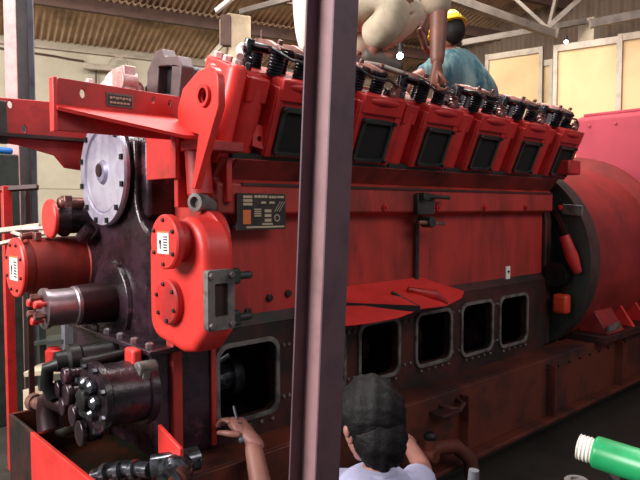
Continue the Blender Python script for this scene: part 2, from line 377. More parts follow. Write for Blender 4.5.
for k in range(9):
    f.nut((3.9+.16*k, -.19, .52), (0, -1, 0), .014, .014)
each('rail_bolt', f, REDLOW, base)

# ---------------------------------------------------------------- engine
eng = thing('diesel_engine', 'large red twelve-cylinder vee diesel engine on an orange-red base frame', 'engine', (2.8, YC, .585))
def P(name, b, m, parent=None, **k): return make(name, b, m, eng if parent is None else parent, **k)
def PE(name, b, m, parent=None, **k): return each(name, b, m, eng if parent is None else parent, **k)
def mirror(y): return 2*YC-y
near = [(.03, 1.12), (.03, 1.555), (-.045, 1.575), (-.045, 1.70), (-.01, 1.72), (-.075, 1.80), (.20, 1.914), (.30, 1.72)]
prof = near+[(mirror(y), z) for y, z in near[::-1]]
b = B(); b.prism([(1.40, y, z) for y, z in prof], (2.82, 0, 0)); P('cylinder_block', b, REDBLK, bevel=.008)
# crankcase with windows
WX = [(1.425, 1.735, .682, 1.005), (1.86, 2.165, .70, .985), (2.285, 2.585, .70, .99), (2.745, 3.065, .70, .99), (3.185, 3.515, .69, .998), (3.615, 3.955, .68, 1.0)]
holes = [rrect(x0, x1, z0, z1, .05) for x0, x1, z0, z1 in WX]
out = [(1.39, .585), (4.22, .585), (4.22, 1.08), (1.39, 1.08)]
b = holed(out, holes, mv(0, .02, 0) @ TY, .04); P('crankcase_side_panel', b, REDLOW)
b = holed(out, [], mv(0, 1.14, 0) @ TY, .04); P('crankcase_side_panel', b, REDLOW)
b = B(); b.prism([(1.39, 0, 1.08), (1.39, .035, 1.135), (1.39, 1.125, 1.135), (1.39, 1.16, 1.08)], (2.83, 0, 0)); P('crankcase_ledge', b, REDLOW, bevel=.004)
b = B(); b.box(1.4, 4.22, .04, 1.12, .585, .60)
for x in (1.40, 1.79, 2.22, 2.66, 3.12, 3.56, 4.18): b.box(x, x+.03, .04, 1.12, .6, 1.08)
P('crankcase_bulkhead', b, OILY)
for i, (x0, x1, z0, z1) in enumerate(WX):
    b = holed(rrect(x0-.016, x1+.016, z0-.016, z1+.016, .06), [rrect(x0+.004, x1-.004, z0+.004, z1-.004, .048)], mv(0, -.006, 0) @ TY, .014)
    fr = P('inspection_opening_frame', b, GASKET, bevel=.002)
    s = B()
    for a in range(5):
        s.nut((x0+.03+(x1-x0-.06)*a/4, -.013, z0-.03 if i else z0-.035), (0, -1, 0), .008, .008)
    each('stud', s, GASKET, fr)
    xm = (x0+x1)/2
    cr = B(); cr.tube([(xm-.03, .5, 1.1), (xm-.02, .3, .9), (xm, .24, .8)], [.05, .045, .08], 14)
    cr.lathe((xm-.1, .26, .8), (1, 0, 0), [(0, .1), (.05, .1), (.05, .07), (.15, .07), (.15, .1), (.2, .1)], 20)
    P('connecting_rod', cr, CHROME if i < 2 else SHAFTD)
    ob = B(); ob.tube([(x0+.05, .09, z0+.25), (x0+.06, .1, z0+.16), (x0+.12, .13, z0+.12)], .012, 8); ob.cyl((x0+.03, .08, z0+.24), (x0+.1, .08, z0+.27), .02)
    P('oil_feed_pipe', ob, CHROME)
b = B()
for x in (1.78, 1.81, 2.2, 2.24, 2.64, 2.69, 3.09, 3.15, 3.54, 3.58): b.nut((x, 0, .97), (0, -1, 0), .009, .01); b.nut((x, 0, .73), (0, -1, 0), .009, .01)
PE('crankcase_bolt', b, GASKET)

# block side details
b = B()
for i, x in enumerate((1.55, 2.0, 2.45, 2.93, 3.42, 3.9)):
    b.lathe((x+.42-.0, -.045, 1.60), (0, -1, 0), [(0, .02), (.012, .02), (.012, .009), (.02, .009)], 14)
PE('boss', b, RED)
b = B(); b.box(1.52, 4.2, -.052, -.03, 1.692, 1.704); P('ledge_lip', b, REDLOW)
P('deck_shade_strip', B().prism([(1.47, -.022, 1.722), (1.47, -.082, 1.797), (1.47, -.072, 1.80), (1.47, -.008, 1.722)], (2.75, 0, 0)), mat('grimy shade-darkened deck red', '#7a2620', '#3c1a14', rough=.5, scale=4))  # grime plus painted shade: dark strip laid where the deck is shadowy
# dark bracket, lever and pipe on block
q = U(424, 207, 'y', -.07)
b = B(); b.box(q.x-.06, q.x+.09, -.075, -.04, 1.56, 1.675); b.cyl((q.x+.03, -.04, 1.52), (q.x+.03, -.11, 1.52), .03); b.cyl((q.x-.05, -.1, 1.66), (q.x+.19, -.1, 1.655), .011); b.box(q.x-.05, q.x-.0, -.11, -.05, 1.64, 1.68)
P('control_bracket', b, DARKG, bevel=.004)
P('control_lever', B().bar((q.x-.06, -.08, 1.52), (q.x+.15, -.1, 1.51), .02, .02), BRASSY, bevel=.004)
q2 = U(418, 250, 'y', .0); P('oil_pipe', B().tube([(q2.x, -.02, 1.55), (q2.x, .01, 1.5), (q2.x, .01, 1.14)], .014, 12), DARKG)
q = U(508, 273, 'y', .02); P('paper_tag', B().box(q.x-.025, q.x+.025, .018, .027, q.z-.04, q.z+.045), LABELW, label='small white tag')
P('tag_hole', B().cyl((q.x, .019, q.z+.01), (q.x, .012, q.z+.01), .009), INK)
q = U(246, 294, 'y', .03)
for x, z in ((1.72, 1.19), (1.83, 1.2), (1.6, 1.14)): P('plug', B().nut((x, .03, z), (0, -1, 0), .018, .015), REDLOW)
P('lifting_eye', holed([(-.03, -.05), (.03, -.05), (.035, .0), (.03, .045), (-.02, .045), (-.035, 0)], [circ(0, -.012, .012, 14)], mv(1.585, -.075, 1.90) @ Matrix.Rotation(rad(12), 4, 'Y') @ TY, .03), RED)
# nameplate
x0, x1, z0, z1 = 1.485, 1.745, 1.505, 1.66
npb = P('nameplate', B().box(x0, x1, -.062, -.052, z0, z1), PLATEB, label='black nameplate with cream print')
for xx in (x0+.02, x1-.02): P('plate_stud', B().cyl((xx, .03, 1.52), (xx, -.055, 1.52), .008), DARKG)
pr = B()
def prt(u0, u1, v0, v1): pr.box(x0+u0*(x1-x0), x0+u1*(x1-x0), -.0635, -.0615, z1-v1*(z1-z0), z1-v0*(z1-z0))
for k in range(3): prt(.12, .30, .06+.1*k, .13+.1*k)
for a, w in ((.34, .06), (.41, .07), (.49, .05), (.55, .06)): prt(a, a+w, .05, .12)
for a, w in ((.64, .05), (.70, .05), (.76, .04)): prt(a, a+w, .06, .13)
for a, w in ((.82, .05), (.88, .08)): prt(a, a+w, .06, .12)
prt(.48, .58, .22, .28); prt(.65, .76, .22, .28)
for k in range(3): prt(.55, .69, .44+.13*k, .52+.13*k)
prt(.5, .72, .82, .87); prt(.18, .97, .90, .95)
for k in range(4): prt(.34, .48, .42+.06*k, .455+.06*k)
make('printed_text', pr, PRINT, npb)
pr = B(); pr.lathe((x0+.81*(x1-x0), -.0615, z1-.68*(z1-z0)), (0, -1, 0), [(0, .016), (.003, .016), (.003, .011), (0, .011)], 24)
for k in range(3): pr.bar((x0+(.76+.05*k)*(x1-x0), -.063, z1-.5*(z1-z0)), (x0+(.88+.05*k)*(x1-x0), -.063, z1-.22*(z1-z0)), .003, .003)
make('engine_drawing', pr, FRAME, npb)
pr = B(); pr.box(x0+.03, x0+.07, -.0632, -.0615, z1-.13, z1-.07); make('printed_patch', pr, LABELO, npb)

# cylinder heads
CV, SV = math.cos(rad(22.5)), math.sin(rad(22.5))
def HM(x, a, bb):   # x along engine, a inward, bb up the bank
    return Vector((x, a*CV-bb*SV, a*SV+bb*CV))
HT = Matrix(((1,0,0,0),(0,CV,-SV,0),(0,SV,CV,0),(0,0,0,1)))
def make_head():
    h = B()
    h.box(.0, .47, .07, .29, 0, .33, HT); h.box(.145, .465, -.005, .1, 0, .30, HT); h.box(.16, .45, -.02, .12, .245, .335, HT); h.box(.15, .185, -.015, .1, 0, .3, HT); h.box(.41, .455, -.015, .1, 0, .3, HT)
    h.lathe(HM(.07, .075, 0), HM(0, 0, 1), [(0, .062), (.27, .062), (.31, .05), (.325, .03)], 20)
    h.prism([(.0, .07, .2), (.0, .0, .2), (.0, .0, .3), (.0, .07, .3)], (.0, 0, 0), lambda p: HM(*p)) if False else None
    h.box(.02, .12, .015, .1, .215, .315, HT); h.box(.03, .11, .025, .1, .03, .10, HT)
    h.sph(HM(.3, .0, .305), .05, (2.6, .7, .5))
    hd = make('cylinder_head', h, RED, None, bevel=.02, seg=4); kids = []
    Tq = HT @ mv(0, -.012, 0) @ TY
    ex = holed(rrect(.185, .405, .015, .225, .02), [rrect(.205, .385, .03, .205, .015)], Tq, .03); kids.append(make('exhaust_port_flange', ex, DARKG, hd, bevel=.003))
    hb = B(); hb.box(.2, .39, -.012, -.004, .025, .21, HT); kids.append(make('exhaust_port_shade_panel', hb, HOLE, hd))
    bolt = B()
    for xx in (.193, .397):
        for z in (.025, .215): bolt.nut(HM(xx, -.027, z), HM(0, -1, 0), .011, .014)
    for xx in (.05, .2, .42): bolt.nut(HM(xx, .1, .33), HM(0, 0, 1), .018, .03)
    kids += each('head_bolt', bolt, CHROME, hd)
    g = B(); g.box(-.0, .47, -.0, .29, -.02, .004, HT); kids.append(make('head_gasket', g, DARKG, hd))
    for xx, aa in ((.17, .075), (.31, .075), (.17, .225), (.31, .225)):
        s = B(); prof = []
        for k in range(7): prof += [(k*.013, .036), (k*.013+.0065, .03)]
        prof += [(.092, .038), (.105, .038), (.108, .014), (.12, .014)]
        s.lathe(HM(xx, aa, .33), HM(0, 0, 1), prof, 16); kids.append(make('valve_spring', s, VALVE, hd))
    s = B(); s.cyl(HM(.06, .15, .42), HM(.42, .15, .42), .02, n=14); s.box(.215, .265, .12, .18, .33, .44, HT); kids.append(make('rocker_shaft', s, VALVE, hd))
    for xx in (.17, .31):
        s = B(); s.prism([(xx-.014, .05, .447), (xx-.014, .15, .46), (xx-.014, .25, .447), (xx-.014, .25, .43), (xx-.014, .15, .41), (xx-.014, .05, .43)], (.028, 0, 0), lambda p: HM(*p))
        s.nut(HM(xx, .08, .455), HM(0, 0, 1), .013, .02); kids.append(make('rocker_arm', s, BRASSY, hd, bevel=.004))
    s = B(); s.lathe(HM(.05, .12, .33), HM(0, 0, 1), [(0, .03), (.05, .03), (.055, .018), (.1, .018), (.1, .024), (.12, .02)], 12); kids.append(make('fuel_injector', s, CHROME, hd))
    s = B(); s.tube([HM(.05, .12, .43), HM(.1, .04, .44), HM(.2, .02, .41), HM(.33, .02, .41), HM(.44, .05, .38)], .007, 8); kids.append(make('fuel_line', s, CHROME, hd))
    s = B(); s.lathe(HM(.43, .06, .33), HM(0, 0, 1), [(0, .028), (.045, .028), (.05, .02), (.065, .02)], 10); s.sph(HM(.385, .03, .345), .022); kids.append(make('water_plug', s, BRASSY, hd))
    return hd, kids
hd0, kids0 = make_head()
def place_head(x, far, first=False):
    if first: o = hd0; ks = []
    else:
        o = hd0.copy(); C.objects.link(o)
        for k in kids0:
            c = k.copy(); C.objects.link(c); c.parent = o
    o.parent = eng; L = eng.location
    if not far: o.location = Vector((x, -.075, 1.80+.018))-L
    else: o.location = Vector((x+.47, mirror(-.075), 1.80+.018))-L; o.rotation_euler.z = PI
for i in range(6):
    place_head(1.455+.483*i, False, i == 0); 
for i in range(6): place_head(1.455+.483*i, True)
# front end of near bank: two ribbed columns in front of head one
b = B(); b.box(-.055, -.005, .02, .24, -.03, .34, HT); b.lathe(HM(-.03, .04, -.05), HM(0, 0, 1), [(0, .04), (.38, .04), (.4, .03)], 16); b.lathe(HM(-.035, .17, -.05), HM(0, 0, 1), [(0, .045), (.36, .045), (.37, .03)], 16)
bb = P('bank_end_cover', b, REDB, bevel=.008); bb.location = Vector((1.45, -.075, 1.82))-eng.location
b = B()
for aa in (.05, .12, .19): b.nut(HM(-.03, aa, .345), HM(0, 0, 1), .02, .022)
b.tube([HM(-.03, .04, .38), HM(.0, .1, .40), HM(.05, .16, .41)], .015, 10)
for bb2 in PE('bank_end_bolt', b, PALEMET): bb2.location = bb.location
b = B(); b.box(1.43, 1.46, -.07, .35, 1.62, 1.8); b.box(1.43, 1.46, 0, 1.16, 1.5, 1.7); P('block_front_plate', b, RED, bevel=.006)

# intake manifold in the vee with square flange
b = B(); b.box(1.62, 4.2, .42, .74, 1.85, 2.12); P('intake_manifold', b, RED, bevel=.03)
T2 = mv(1.56, .62, 2.245) @ Matrix.Rotation(rad(8), 4, 'X') @ TX
b = holed([(-.16, -.12), (.17, -.12), (.18, .03), (.10, .13), (.03, .14), (.0, .1), (-.13, .1), (-.17, .05)], [rrect(-.075, .06, -.08, .055, .01)], T2, .07)
mf = P('manifold_inlet_flange', b, mat('dull brown grey casting', '#5c4a4a', '#463838', rough=.5, scale=8), bevel=.006)
b = B(); b.box(1.6, 1.95, .5, .75, 2.1, 2.3); P('manifold_elbow', b, DARKG, bevel=.03)
P('manifold_inlet_shade_panel', B().box(1.575, 1.6, .53, .71, 2.15, 2.31), HOLE)
# pale casting in front of it
b = B(); b.lathe((1.34, .73, 2.19), (-1, -.4, .1), [(-.1, .06), (-.02, .07), (0, .085), (.02, .085), (.025, .05)], 20); b.tube([(1.42, .72, 2.16), (1.38, .82, 2.2), (1.36, .92, 2.18), (1.36, .95, 2.1)], [.07, .075, .06, .05], 16); b.box(1.31, 1.37, .60, .74, 2.14, 2.27); b.cyl((1.30, .64, 2.2), (1.38, .64, 2.2), .05)
b.cyl((1.3, .98, 2.1), (1.3, .98, 2.26), .028, .018)
P('water_outlet_elbow', b, PALEMET, bevel=.004)

# front gear case (oily black)
def arc(cx, cz, r, a0, a1, n=7): return [(cx+r*math.cos(rad(a0+(a1-a0)*k/n)), cz+r*math.sin(rad(a0+(a1-a0)*k/n))) for k in range(n+1)]
outl = [(-.0, .585), (.98, .585), (1.0, 1.05), (1.13, 1.1), (1.13, 1.36)]+arc(1.03, 1.36, .1, 0, 90)+arc(1.03, 1.64, .18, 270, 180)+[(.85, 1.9), (.36, 1.9)]+arc(.18, 1.66, .18, 0, -90)+[(.0, 1.48)]
b = B(); b.prism([(1.24, y, z) for y, z in outl], (.16, 0, 0)); P('front_gear_case', b, OILY, bevel=.02, seg=3)
b = B(); b.lathe((1.24, YC+.02, 1.16), (-1, 0, 0), [(0, .2), (.02, .19), (.03, .15), (.035, .11)], 32); P('crank_seal_housing', b, OILY, bevel=.003)
# big round cover disc
dc = (1.2, .605, 1.762)
b = B(); b.lathe((1.42, dc[1], dc[2]), (-1, 0, 0), [(0, .22), (.17, .225), (.19, .24), (.2, .245)], 48); P('disc_drum', b, OILY)
b = B(); b.lathe((1.222, dc[1], dc[2]), (-1, 0, 0), [(0, .243), (.018, .247), (.03, .243), (.03, .195), (.022, .19)], 64)
dk = P('round_cover_disc', b, DISC, smooth=25)
make('disc_dish', B().lathe((1.205, dc[1], dc[2]), (-1, 0, 0), [(0, .192), (.006, .188), (.0, .15), (.003, .06), (.018, .045), (.018, .0)], 56), DISH, dk, smooth=25, label='dull bluish inner dish')
b = B()
for k in range(12):
    a = rad(15+30*k); y, z = dc[1]+.228*math.cos(a), dc[2]+.228*math.sin(a)
    b.box(1.184, 1.2, y-.012, y+.012, z-.012, z+.012)
each('slot_bolt', b, BLACK, dk)
make('centre_boss', B().lathe((1.192, dc[1]+.01, dc[2]+.01), (-1, 0, 0), [(0, .035), (.01, .03), (.012, .01)], 20), SHAFTD, dk)
b = B(); b.box(1.27, 1.42, .3, .42, 1.55, 1.9); P('drum_side_rib', b, PALEMET if False else OILY, bevel=.02)
# crankshaft nose
cs = (YC-.02, 1.165)
b = B(); b.lathe((1.24, cs[0], cs[1]), (-1, 0, .0), [(-.02, .095), (.19, .09), (.19, .078), (.33, .078)], 40); ck = P('crankshaft_nose', b, SHAFTD)
make('polished_sleeve', B().lathe((1.055, cs[0], cs[1]), (-1, 0, 0), [(0, .083), (.0, .086), (.02, .086), (.025, .08), (.13, .08), (.132, .088), (.15, .088), (.152, .07)], 40), STEEL, ck)
for k in range(6):
    a = rad(30+60*k); y, z = cs[0]+.05*math.cos(a), cs[1]+.05*math.sin(a)
    make('shaft_bolt', B().lathe((.905, y, z), (-1, 0, 0), [(0, .011), (.02, .011), (.02, .018), (.045, .018), (.05, .014)], 6 if k % 2 else 12), BRASSY if k % 2 else REDB, ck)
# horizontal joint ledge with bolts
b = B(); b.box(1.10, 1.25, -.03, .80, 1.03, 1.05); b.box(1.12, 1.25, 0, .8, .62, 1.03); P('joint_ledge', b, OILY, bevel=.004)
for k in range(6):
    y = .02+.13*k; P('ledge_bolt', B().lathe((1.125, y, 1.05), (0, 0, 1), [(0, .016), (.018, .016), (.024, .01)], 6), STEEL)
# red patches: corner posts under gear cover
b = B(); b.box(1.2, 1.245, -.025, .03, .6, 1.12); P('corner_post', b, REDBLK, bevel=.006)
b = B(); b.box(1.385, 1.41, -.015, .0, .6, 1.12); P('corner_post', b, REDBLK, bevel=.005)
b = B(); b.box(1.07, 1.11, -.03, .04, .84, .98); b.cyl((1.06, .0, .98), (1.14, .0, .98), .03); P('side_clamp', b, GASKET, bevel=.006)
b = B(); b.box(1.06, 1.1, .03, .11, .9, 1.05); P('red_lug', b, REDB, bevel=.01)
b = B(); b.prism([(1.1, -.085, .78), (1.1, -.25, .735), (1.1, -.25, .62), (1.1, -.085, .67)], (.015, 0, 0)); P('red_foot_plate', b, REDB, bevel=.003)

# right gear cover housing (bright red)
oy0, oy1 = -.285, .14
outl = [(oy0, 1.14)]+[(oy0, 1.42)]+arc(-.147, 1.43, .138, 180, 90, 5)+[(.0, 1.52), (oy1, 1.44), (oy1, 1.17)]+arc(.05, 1.16, .09, 0, -80, 4)+[(-.12, 1.045), (-.2, 1.06)]
b = B(); b.prism([(1.185, y, z) for y, z in outl], (.14, 0, 0)); gc = P('gear_cover', b, REDB, bevel=.03, seg=4)
def round_cover(name, x, y, z, r, parent, m=REDB, depth=.03, bolts=6, a0=0, label=False):
    b = B(); b.lathe((x+depth, y, z), (-1, 0, 0), [(0, r), (depth-.006, r), (depth, r-.006)], 40); c = make(name, b, m, parent)
    b = B()
    for k in range(bolts):
        a = rad(a0+360/bolts*k); b.nut((x, y+.8*r*math.cos(a), z+.8*r*math.sin(a)), (-1, 0, 0), .0085, .008)
    each('cover_bolt', b, REDLOW, c)
    if label:
        s = r*.42
        l = make('warning_label', B().box(x-.0025, x+.001, y-s, y+s, z-s, z+s*.95), LABELW, c, label='white warning label')
        make('label_stripe', B().box(x-.0035, x, y-s*.95, y+s*.95, z+s*.8, z+s*.95), LABELO, c)
        q = B()
        for k in range(6): q.box(x-.0035, x, y-s*.8, y-s*.1, z-s*.75+k*s*.23, z-s*.63+k*s*.23)
        q.lathe((x-.002, y+s*.45, z), (-1, 0, 0), [(0, s*.2), (.002, s*.2)], 12); q.box(x-.0035, x, y+s*.35, y+s*.55, z-s*.6, z)
        each('label_print', q, INK, c)
    return c
round_cover('round_cover', 1.155, -.055, 1.237, .088, eng, RED, .035, 6, 20)
round_cover('round_cover', 1.11, -.130, 1.473, .102, eng, REDB, .03, 6, 30, True)
b = B(); b.lathe((1.14, -.13, 1.473), (1, 0, 0), [(0, .08), (.06, .075), (.11, .085), (.14, .10), (.15, .115), (.19, .115), (.2, .1)], 36); P('cover_neck', b, RED)
# side opening flange on the gear cover
b = holed(rrect(1.185, 1.30, 1.155, 1.375, .012), [rrect(1.215, 1.27, 1.205, 1.325, .006)], mv(0, -.295, 0) @ TY, .03); sf = P('side_port_flange', b, GASKET, bevel=.004)
make('port_cavity', B().box(1.21, 1.275, -.292, -.284, 1.2, 1.33), REDLOW, sf)
b = B()
for x in (1.2, 1.285):
    for z in (1.175, 1.355): b.nut((x, -.31, z), (0, -1, 0), .012, .014)
each('flange_nut', b, STEEL, sf)
b = B()
for z in (1.18, 1.34): b.box(1.3, 1.36, -.27, -.05, z-.03, z+.03); b.cyl((1.33, -.25, z), (1.42, -.25, z), .015)
b.box(1.3, 1.35, -.2, .02, 1.12, 1.4); P('cover_side_bracket', b, DARKG, bevel=.01)
b = B(); b.sph((1.36, -.03, 1.09), .06, (1, .6, 1)); b.nut((1.36, -.065, 1.09), (0, -1, 0), .02, .02); P('lower_boss', b, RED)
# fitting above cover
b = B(); b.lathe((1.3, -.1, 1.62), (-1, -.3, 0), [(0, .036), (.05, .036), (.052, .022), (.03, .02)], 20); b.tube([(1.32, -.06, 1.62), (1.4, .0, 1.6), (1.45, .02, 1.55)], .035, 12); P('pipe_union', b, GASKET)

# left hand covers and housings
c1 = round_cover('round_cover', 1.06, .93, 1.545, .096, eng, REDB, .02, 0)
b = B(); b.lathe((1.08, .94, 1.545), (1, 0, 0), [(0, .07), (.02, .07), (.05, .09), (.07, .09), (.08, .075), (.14, .075), (.17, .095), (.22, .1)], 32); P('cover_neck', b, OILY)
b = B(); b.cyl((1.1, .9, 1.62), (1.22, .9, 1.62), .03); b.box(1.12, 1.16, .87, .93, 1.56, 1.66); P('neck_clamp', b, BRASSY, bevel=.006)
c2 = round_cover('round_cover', .92, 1.0, 1.31, .145, eng, REDB, .02, 8, 22, True)
b = B(); b.lathe((.935, 1.0, 1.31), (1, 0, 0), [(0, .12), (.05, .125), (.05, .14), (.3, .145), (.31, .16), (.33, .16)], 40); P('cover_body', b, REDBLK)
b = B(); b.lathe((.95, .99, 1.46), (1, 0, .1), [(0, .015), (.06, .02), (.07, .014)], 10); b.box(1.0, 1.03, .93, 1.05, 1.44, 1.48); P('cover_lug', b, BRASSY, bevel=.004)
# oil streak pipe & bright fillets left of disc
b = B(); b.tube([(1.2, .87, 1.45), (1.18, .8, 1.46), (1.19, .74, 1.5)], .03, 12); P('casting_fillet', b, OILY)

# front bracket towards camera (near bank)
def shelf(yb, xs0, xs1, zt, zs, sgn, parent_name, red, tagl=None):
    pass
br = []
b = holed([(.78, 1.953), (.78, 2.035), (.79, 2.045), (1.255, 2.035), (1.26, 1.95)], [circ(.87, 2.0, .010, 12, .016), circ(1.14, 2.01, .007, 12, .014), circ(1.21, 2.005, .007, 12, .014)], mv(0, -.004, 0) @ TY, .012); k0 = P('mounting_bracket', b, RED, bevel=.002, label='red bracket plate with bolt holes')
b = B(); v = [(.775, -.012, 1.955), (1.225, -.012, 1.955), (1.225, -.17, 1.868), (1.18, -.17, 1.866), (.775, -.03, 1.943)]
b.prism(v, (0, .004, -.012)); make('gusset_shelf', b, REDB, k0)
b = B(); b.box(.775, 1.22, .0, .014, 1.865, 1.955); make('lower_web', b, RED, k0, bevel=.003)
b = B(); b.box(.765, .78, -.02, .02, 1.86, 2.045); make('end_stiffener', b, REDB, k0, bevel=.003)
b = B(); b.box(.955, 1.055, -.016, -.009, 1.967, 2.015); np = make('bracket_plate', b, GASKET, k0)
make('plate_face', B().box(.96, 1.05, -.018, -.0155, 1.972, 2.008), PLATEB, np)
q = B()
for k in range(7): q.box(.965+.012*k, .974+.012*k, -.019, -.0175, 1.993+.003*(k % 2), 2.002)
for k in range(6): q.box(.965+.013*k, .975+.013*k, -.019, -.0175, 1.977, 1.984)
make('plate_print', q, PRINT, np)
# end plate with lifting hole
ep = [(-.05, 1.98), (-.09, 2.05), (-.2, 2.10)]+arc(-.27, 2.04, .065, 100, 185, 4)+[(-.335, 1.96), (-.17, 1.67), (-.145, 1.67), (-.20, 1.87), (-.05, 1.90)]
b = holed(ep, [circ(-.248, 2.003, .026, 18)], mv(1.235, 0, 0) @ TX, .03); ek = P('lifting_plate', b, REDB, bevel=.004)
make('hole_rim', B().lathe((1.232, -.248, 2.003), (-1, 0, 0), [(0, .04), (.025, .04), (.025, .028), (0, .028)], 24), RED, ek)
b = B(); b.box(1.225, 1.245, -.02, .225, 1.715, 1.93); P('bracket_front_gusset', b, RED, bevel=.003)
b = B(); b.lathe((1.3, -.05, 1.93), (0, -.1, -1), [(0, .05), (.28, .05), (.3, .03)], 18); P('bracket_tube', b, RED)
b = B(); b.box(1.25, 1.46, -.24, -.19, 1.80, 2.0) if False else None; b.box(1.245, 1.46, -.15, .2, 1.82, 1.86); b.box(1.245, 1.46, .0, .03, 1.6, 1.95); P('bracket_backing', b, RED, bevel=.004)
# far bank bracket
b = holed([(.62, 1.93), (.62, 2.11), (1.3, 2.13), (1.35, 1.78), (1.17, 1.80), (1.12, 1.86), (.95, 1.9)], [circ(.92, 2.09, .012, 12, .018), circ(.98, 1.98, .012, 12, .018)], mv(0, 1.0, 0) @ TY, .02); k1 = P('mounting_bracket', b, RED, bevel=.003, label='darker red bracket arm on the far bank')
b = B(); b.box(.62, 1.3, .9, 1.0, 1.93, 1.945); make('gusset_shelf', b, REDLOW, k1)
b = B(); b.box(.55, .9, .97, .995, 1.9, 2.1); make('dark_end_plate', b, DARKG, k1, bevel=.003)

# pump assembly in front of the sump
b = B(); b.lathe((1.13, .07, .88), (-1, 0, .02), [(0, .135), (.03, .135), (.03, .12), (.18, .12), (.19, .135), (.215, .135), (.218, .11)], 36); pu = P('oil_pump', b, OILY)
b = B()
for k in range(8):
    a = rad(22+45*k); b.nut((.913, .07+.122*math.cos(a), .885+.122*math.sin(a)), (-1, 0, 0), .012, .016)
for k in range(6):
    a = rad(60*k); b.lathe((.91, .07+.06*math.cos(a), .885+.06*math.sin(a)), (-1, 0, 0), [(0, .026), (.02, .026), (.03, .014)], 10)
each('pump_bolt', b, CHROME, pu)
make('pump_port', B().lathe((.92, .07, .885), (-1, 0, 0), [(0, .04), (.05, .04), (.055, .03)], 16), BLACK, pu)
b = B(); b.lathe((1.12, .33, .975), (-1, .1, 0), [(0, .06), (.14, .055), (.15, .065), (.19, .065), (.2, .045), (.24, .04)], 26); P('small_pump', b, BLACK)
b = B(); b.cyl((.93, .2, .99), (1.12, .2, 1.0), .022); b.tube([(.9, .34, .97), (.86, .38, .95), (.86, .4, .88), (.88, .38, .82)], .026, 14); PE('pump_pipe', b, BLACK)
b = B()
for y, z, r in ((.26, .86, .035), (.31, .8, .03), (.2, .79, .035), (.28, .93, .028), (.36, .86, .03), (.13, .74, .04)):
    b.lathe((.97, y, z), (-1, .05, 0), [(0, r), (.06, r), (.065, r*1.25), (.085, r*1.25), (.09, r*.6)], 12)
b.box(.96, 1.12, .12, .4, .74, .92); P('valve_block', b, OILY, bevel=.004)
b = B(); b.tube([(.97, .3, .80), (.92, .36, .79), (.9, .45, .80), (.9, .5, .78), (.9, .5, .72), (.9, .47, .66)], [.035, .04, .045, .045, .05, .055], 18); P('pipe_elbow', b, SHAFTD)
b = B(); b.tube([(.92, .55, .74), (.92, .66, .72), (.93, .78, .70)], [.025, .028, .03], 14); b.lathe((.93, .74, .705), (0, 1, -.1), [(0, .04), (.05, .042), (.055, .025)], 12); P('pipe_fitting', b, PALEMET if False else BRASSY)
b = B(); b.tube([(1.15, .36, .72), (1.0, .4, .68), (.98, .5, .62), (.98, .6, .60)], .022, 12); P('oil_hose', b, BLACK)
# fittings on tray corner
b = B(); b.tube([(.93, .1, .57), (1.0, -.02, .62), (1.04, -.14, .64)], .03, 16)
for t in (.2, .45, .7):
    p = Vector((.93, .1, .58)).lerp(Vector((1.04, -.14, .645)), t); b.lathe(p, (.11, -.24, .09), [(0, .038), (.02, .038)], 18)
P('hose_coupling', b, CHROME)
b = B(); b.lathe((1.12, -.22, .66), (-.75, -.6, -.1), [(0, .05), (.04, .05), (.04, .062), (.06, .062), (.07, .045), (.11, .045), (.11, .03), (.1, .0)], 24); b.tube([(1.05, -.14, .65), (1.11, -.19, .66), (1.2, -.2, .66)], .045, 14); P('union_nut', b, CHROME)
b = B(); b.lathe((1.1, -.27, .66), (-.75, -.6, -.1), [(0, .035), (.055, .035), (.06, .02)], 16); P('plug_end', b, RAIL)

# folded red sheet guard in front of the block
b = B()
v = [U(345, 286, 'y', .02), U(420, 277, 'y', .02), U(464, 291, 'y', -.1), U(462, 297, 'y', -.14), U(446, 305, 'y', -.2), U(420, 308, 'y', -.24), U(345, 291, 'y', -.06)]
v[0] = Vector((1.95, .03, 1.20)); v[6] = Vector((1.9, -.06, 1.165)); 
b.prism(v, (0, .0, -.006)); gs = P('sheet_guard', b, REDB, smooth=20)
b = B(); v = [Vector((1.88, -.075, 1.14)), U(345, 299, 'y', -.09), U(419, 310, 'y', -.22), U(398, 318, 'y', -.27), U(372, 323, 'y', -.25), U(345, 326, 'y', -.22), Vector((1.85, -.2, 1.045))]
b.prism(v, (0, .006, -.004)); make('folded_flap', b, REDB, gs)
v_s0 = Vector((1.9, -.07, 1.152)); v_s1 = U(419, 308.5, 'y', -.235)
b = B(); v = [U(408, 289, 'y', -.1), U(445, 292, 'y', -.12), U(447, 303, 'y', -.19), U(425, 306, 'y', -.21)]
b.tube([v[0], v[1]*.5+v[3]*.5+Vector((0, 0, .02)), v[2]], [.012, .03, .012], 12); make('slit_shade_strip', B().bar(v_s0, v_s1, .02, .028), BLACK, gs)  # dark strip added along the lip in place of the slit's shade
make('bent_lip', b, RED, gs)
b = B(); b.tube([U(419, 307, 'y', -.22), U(400, 297, 'y', -.12), U(392, 292, 'y', -.1)], .009, 8); make('latch', b, DARKG, gs)

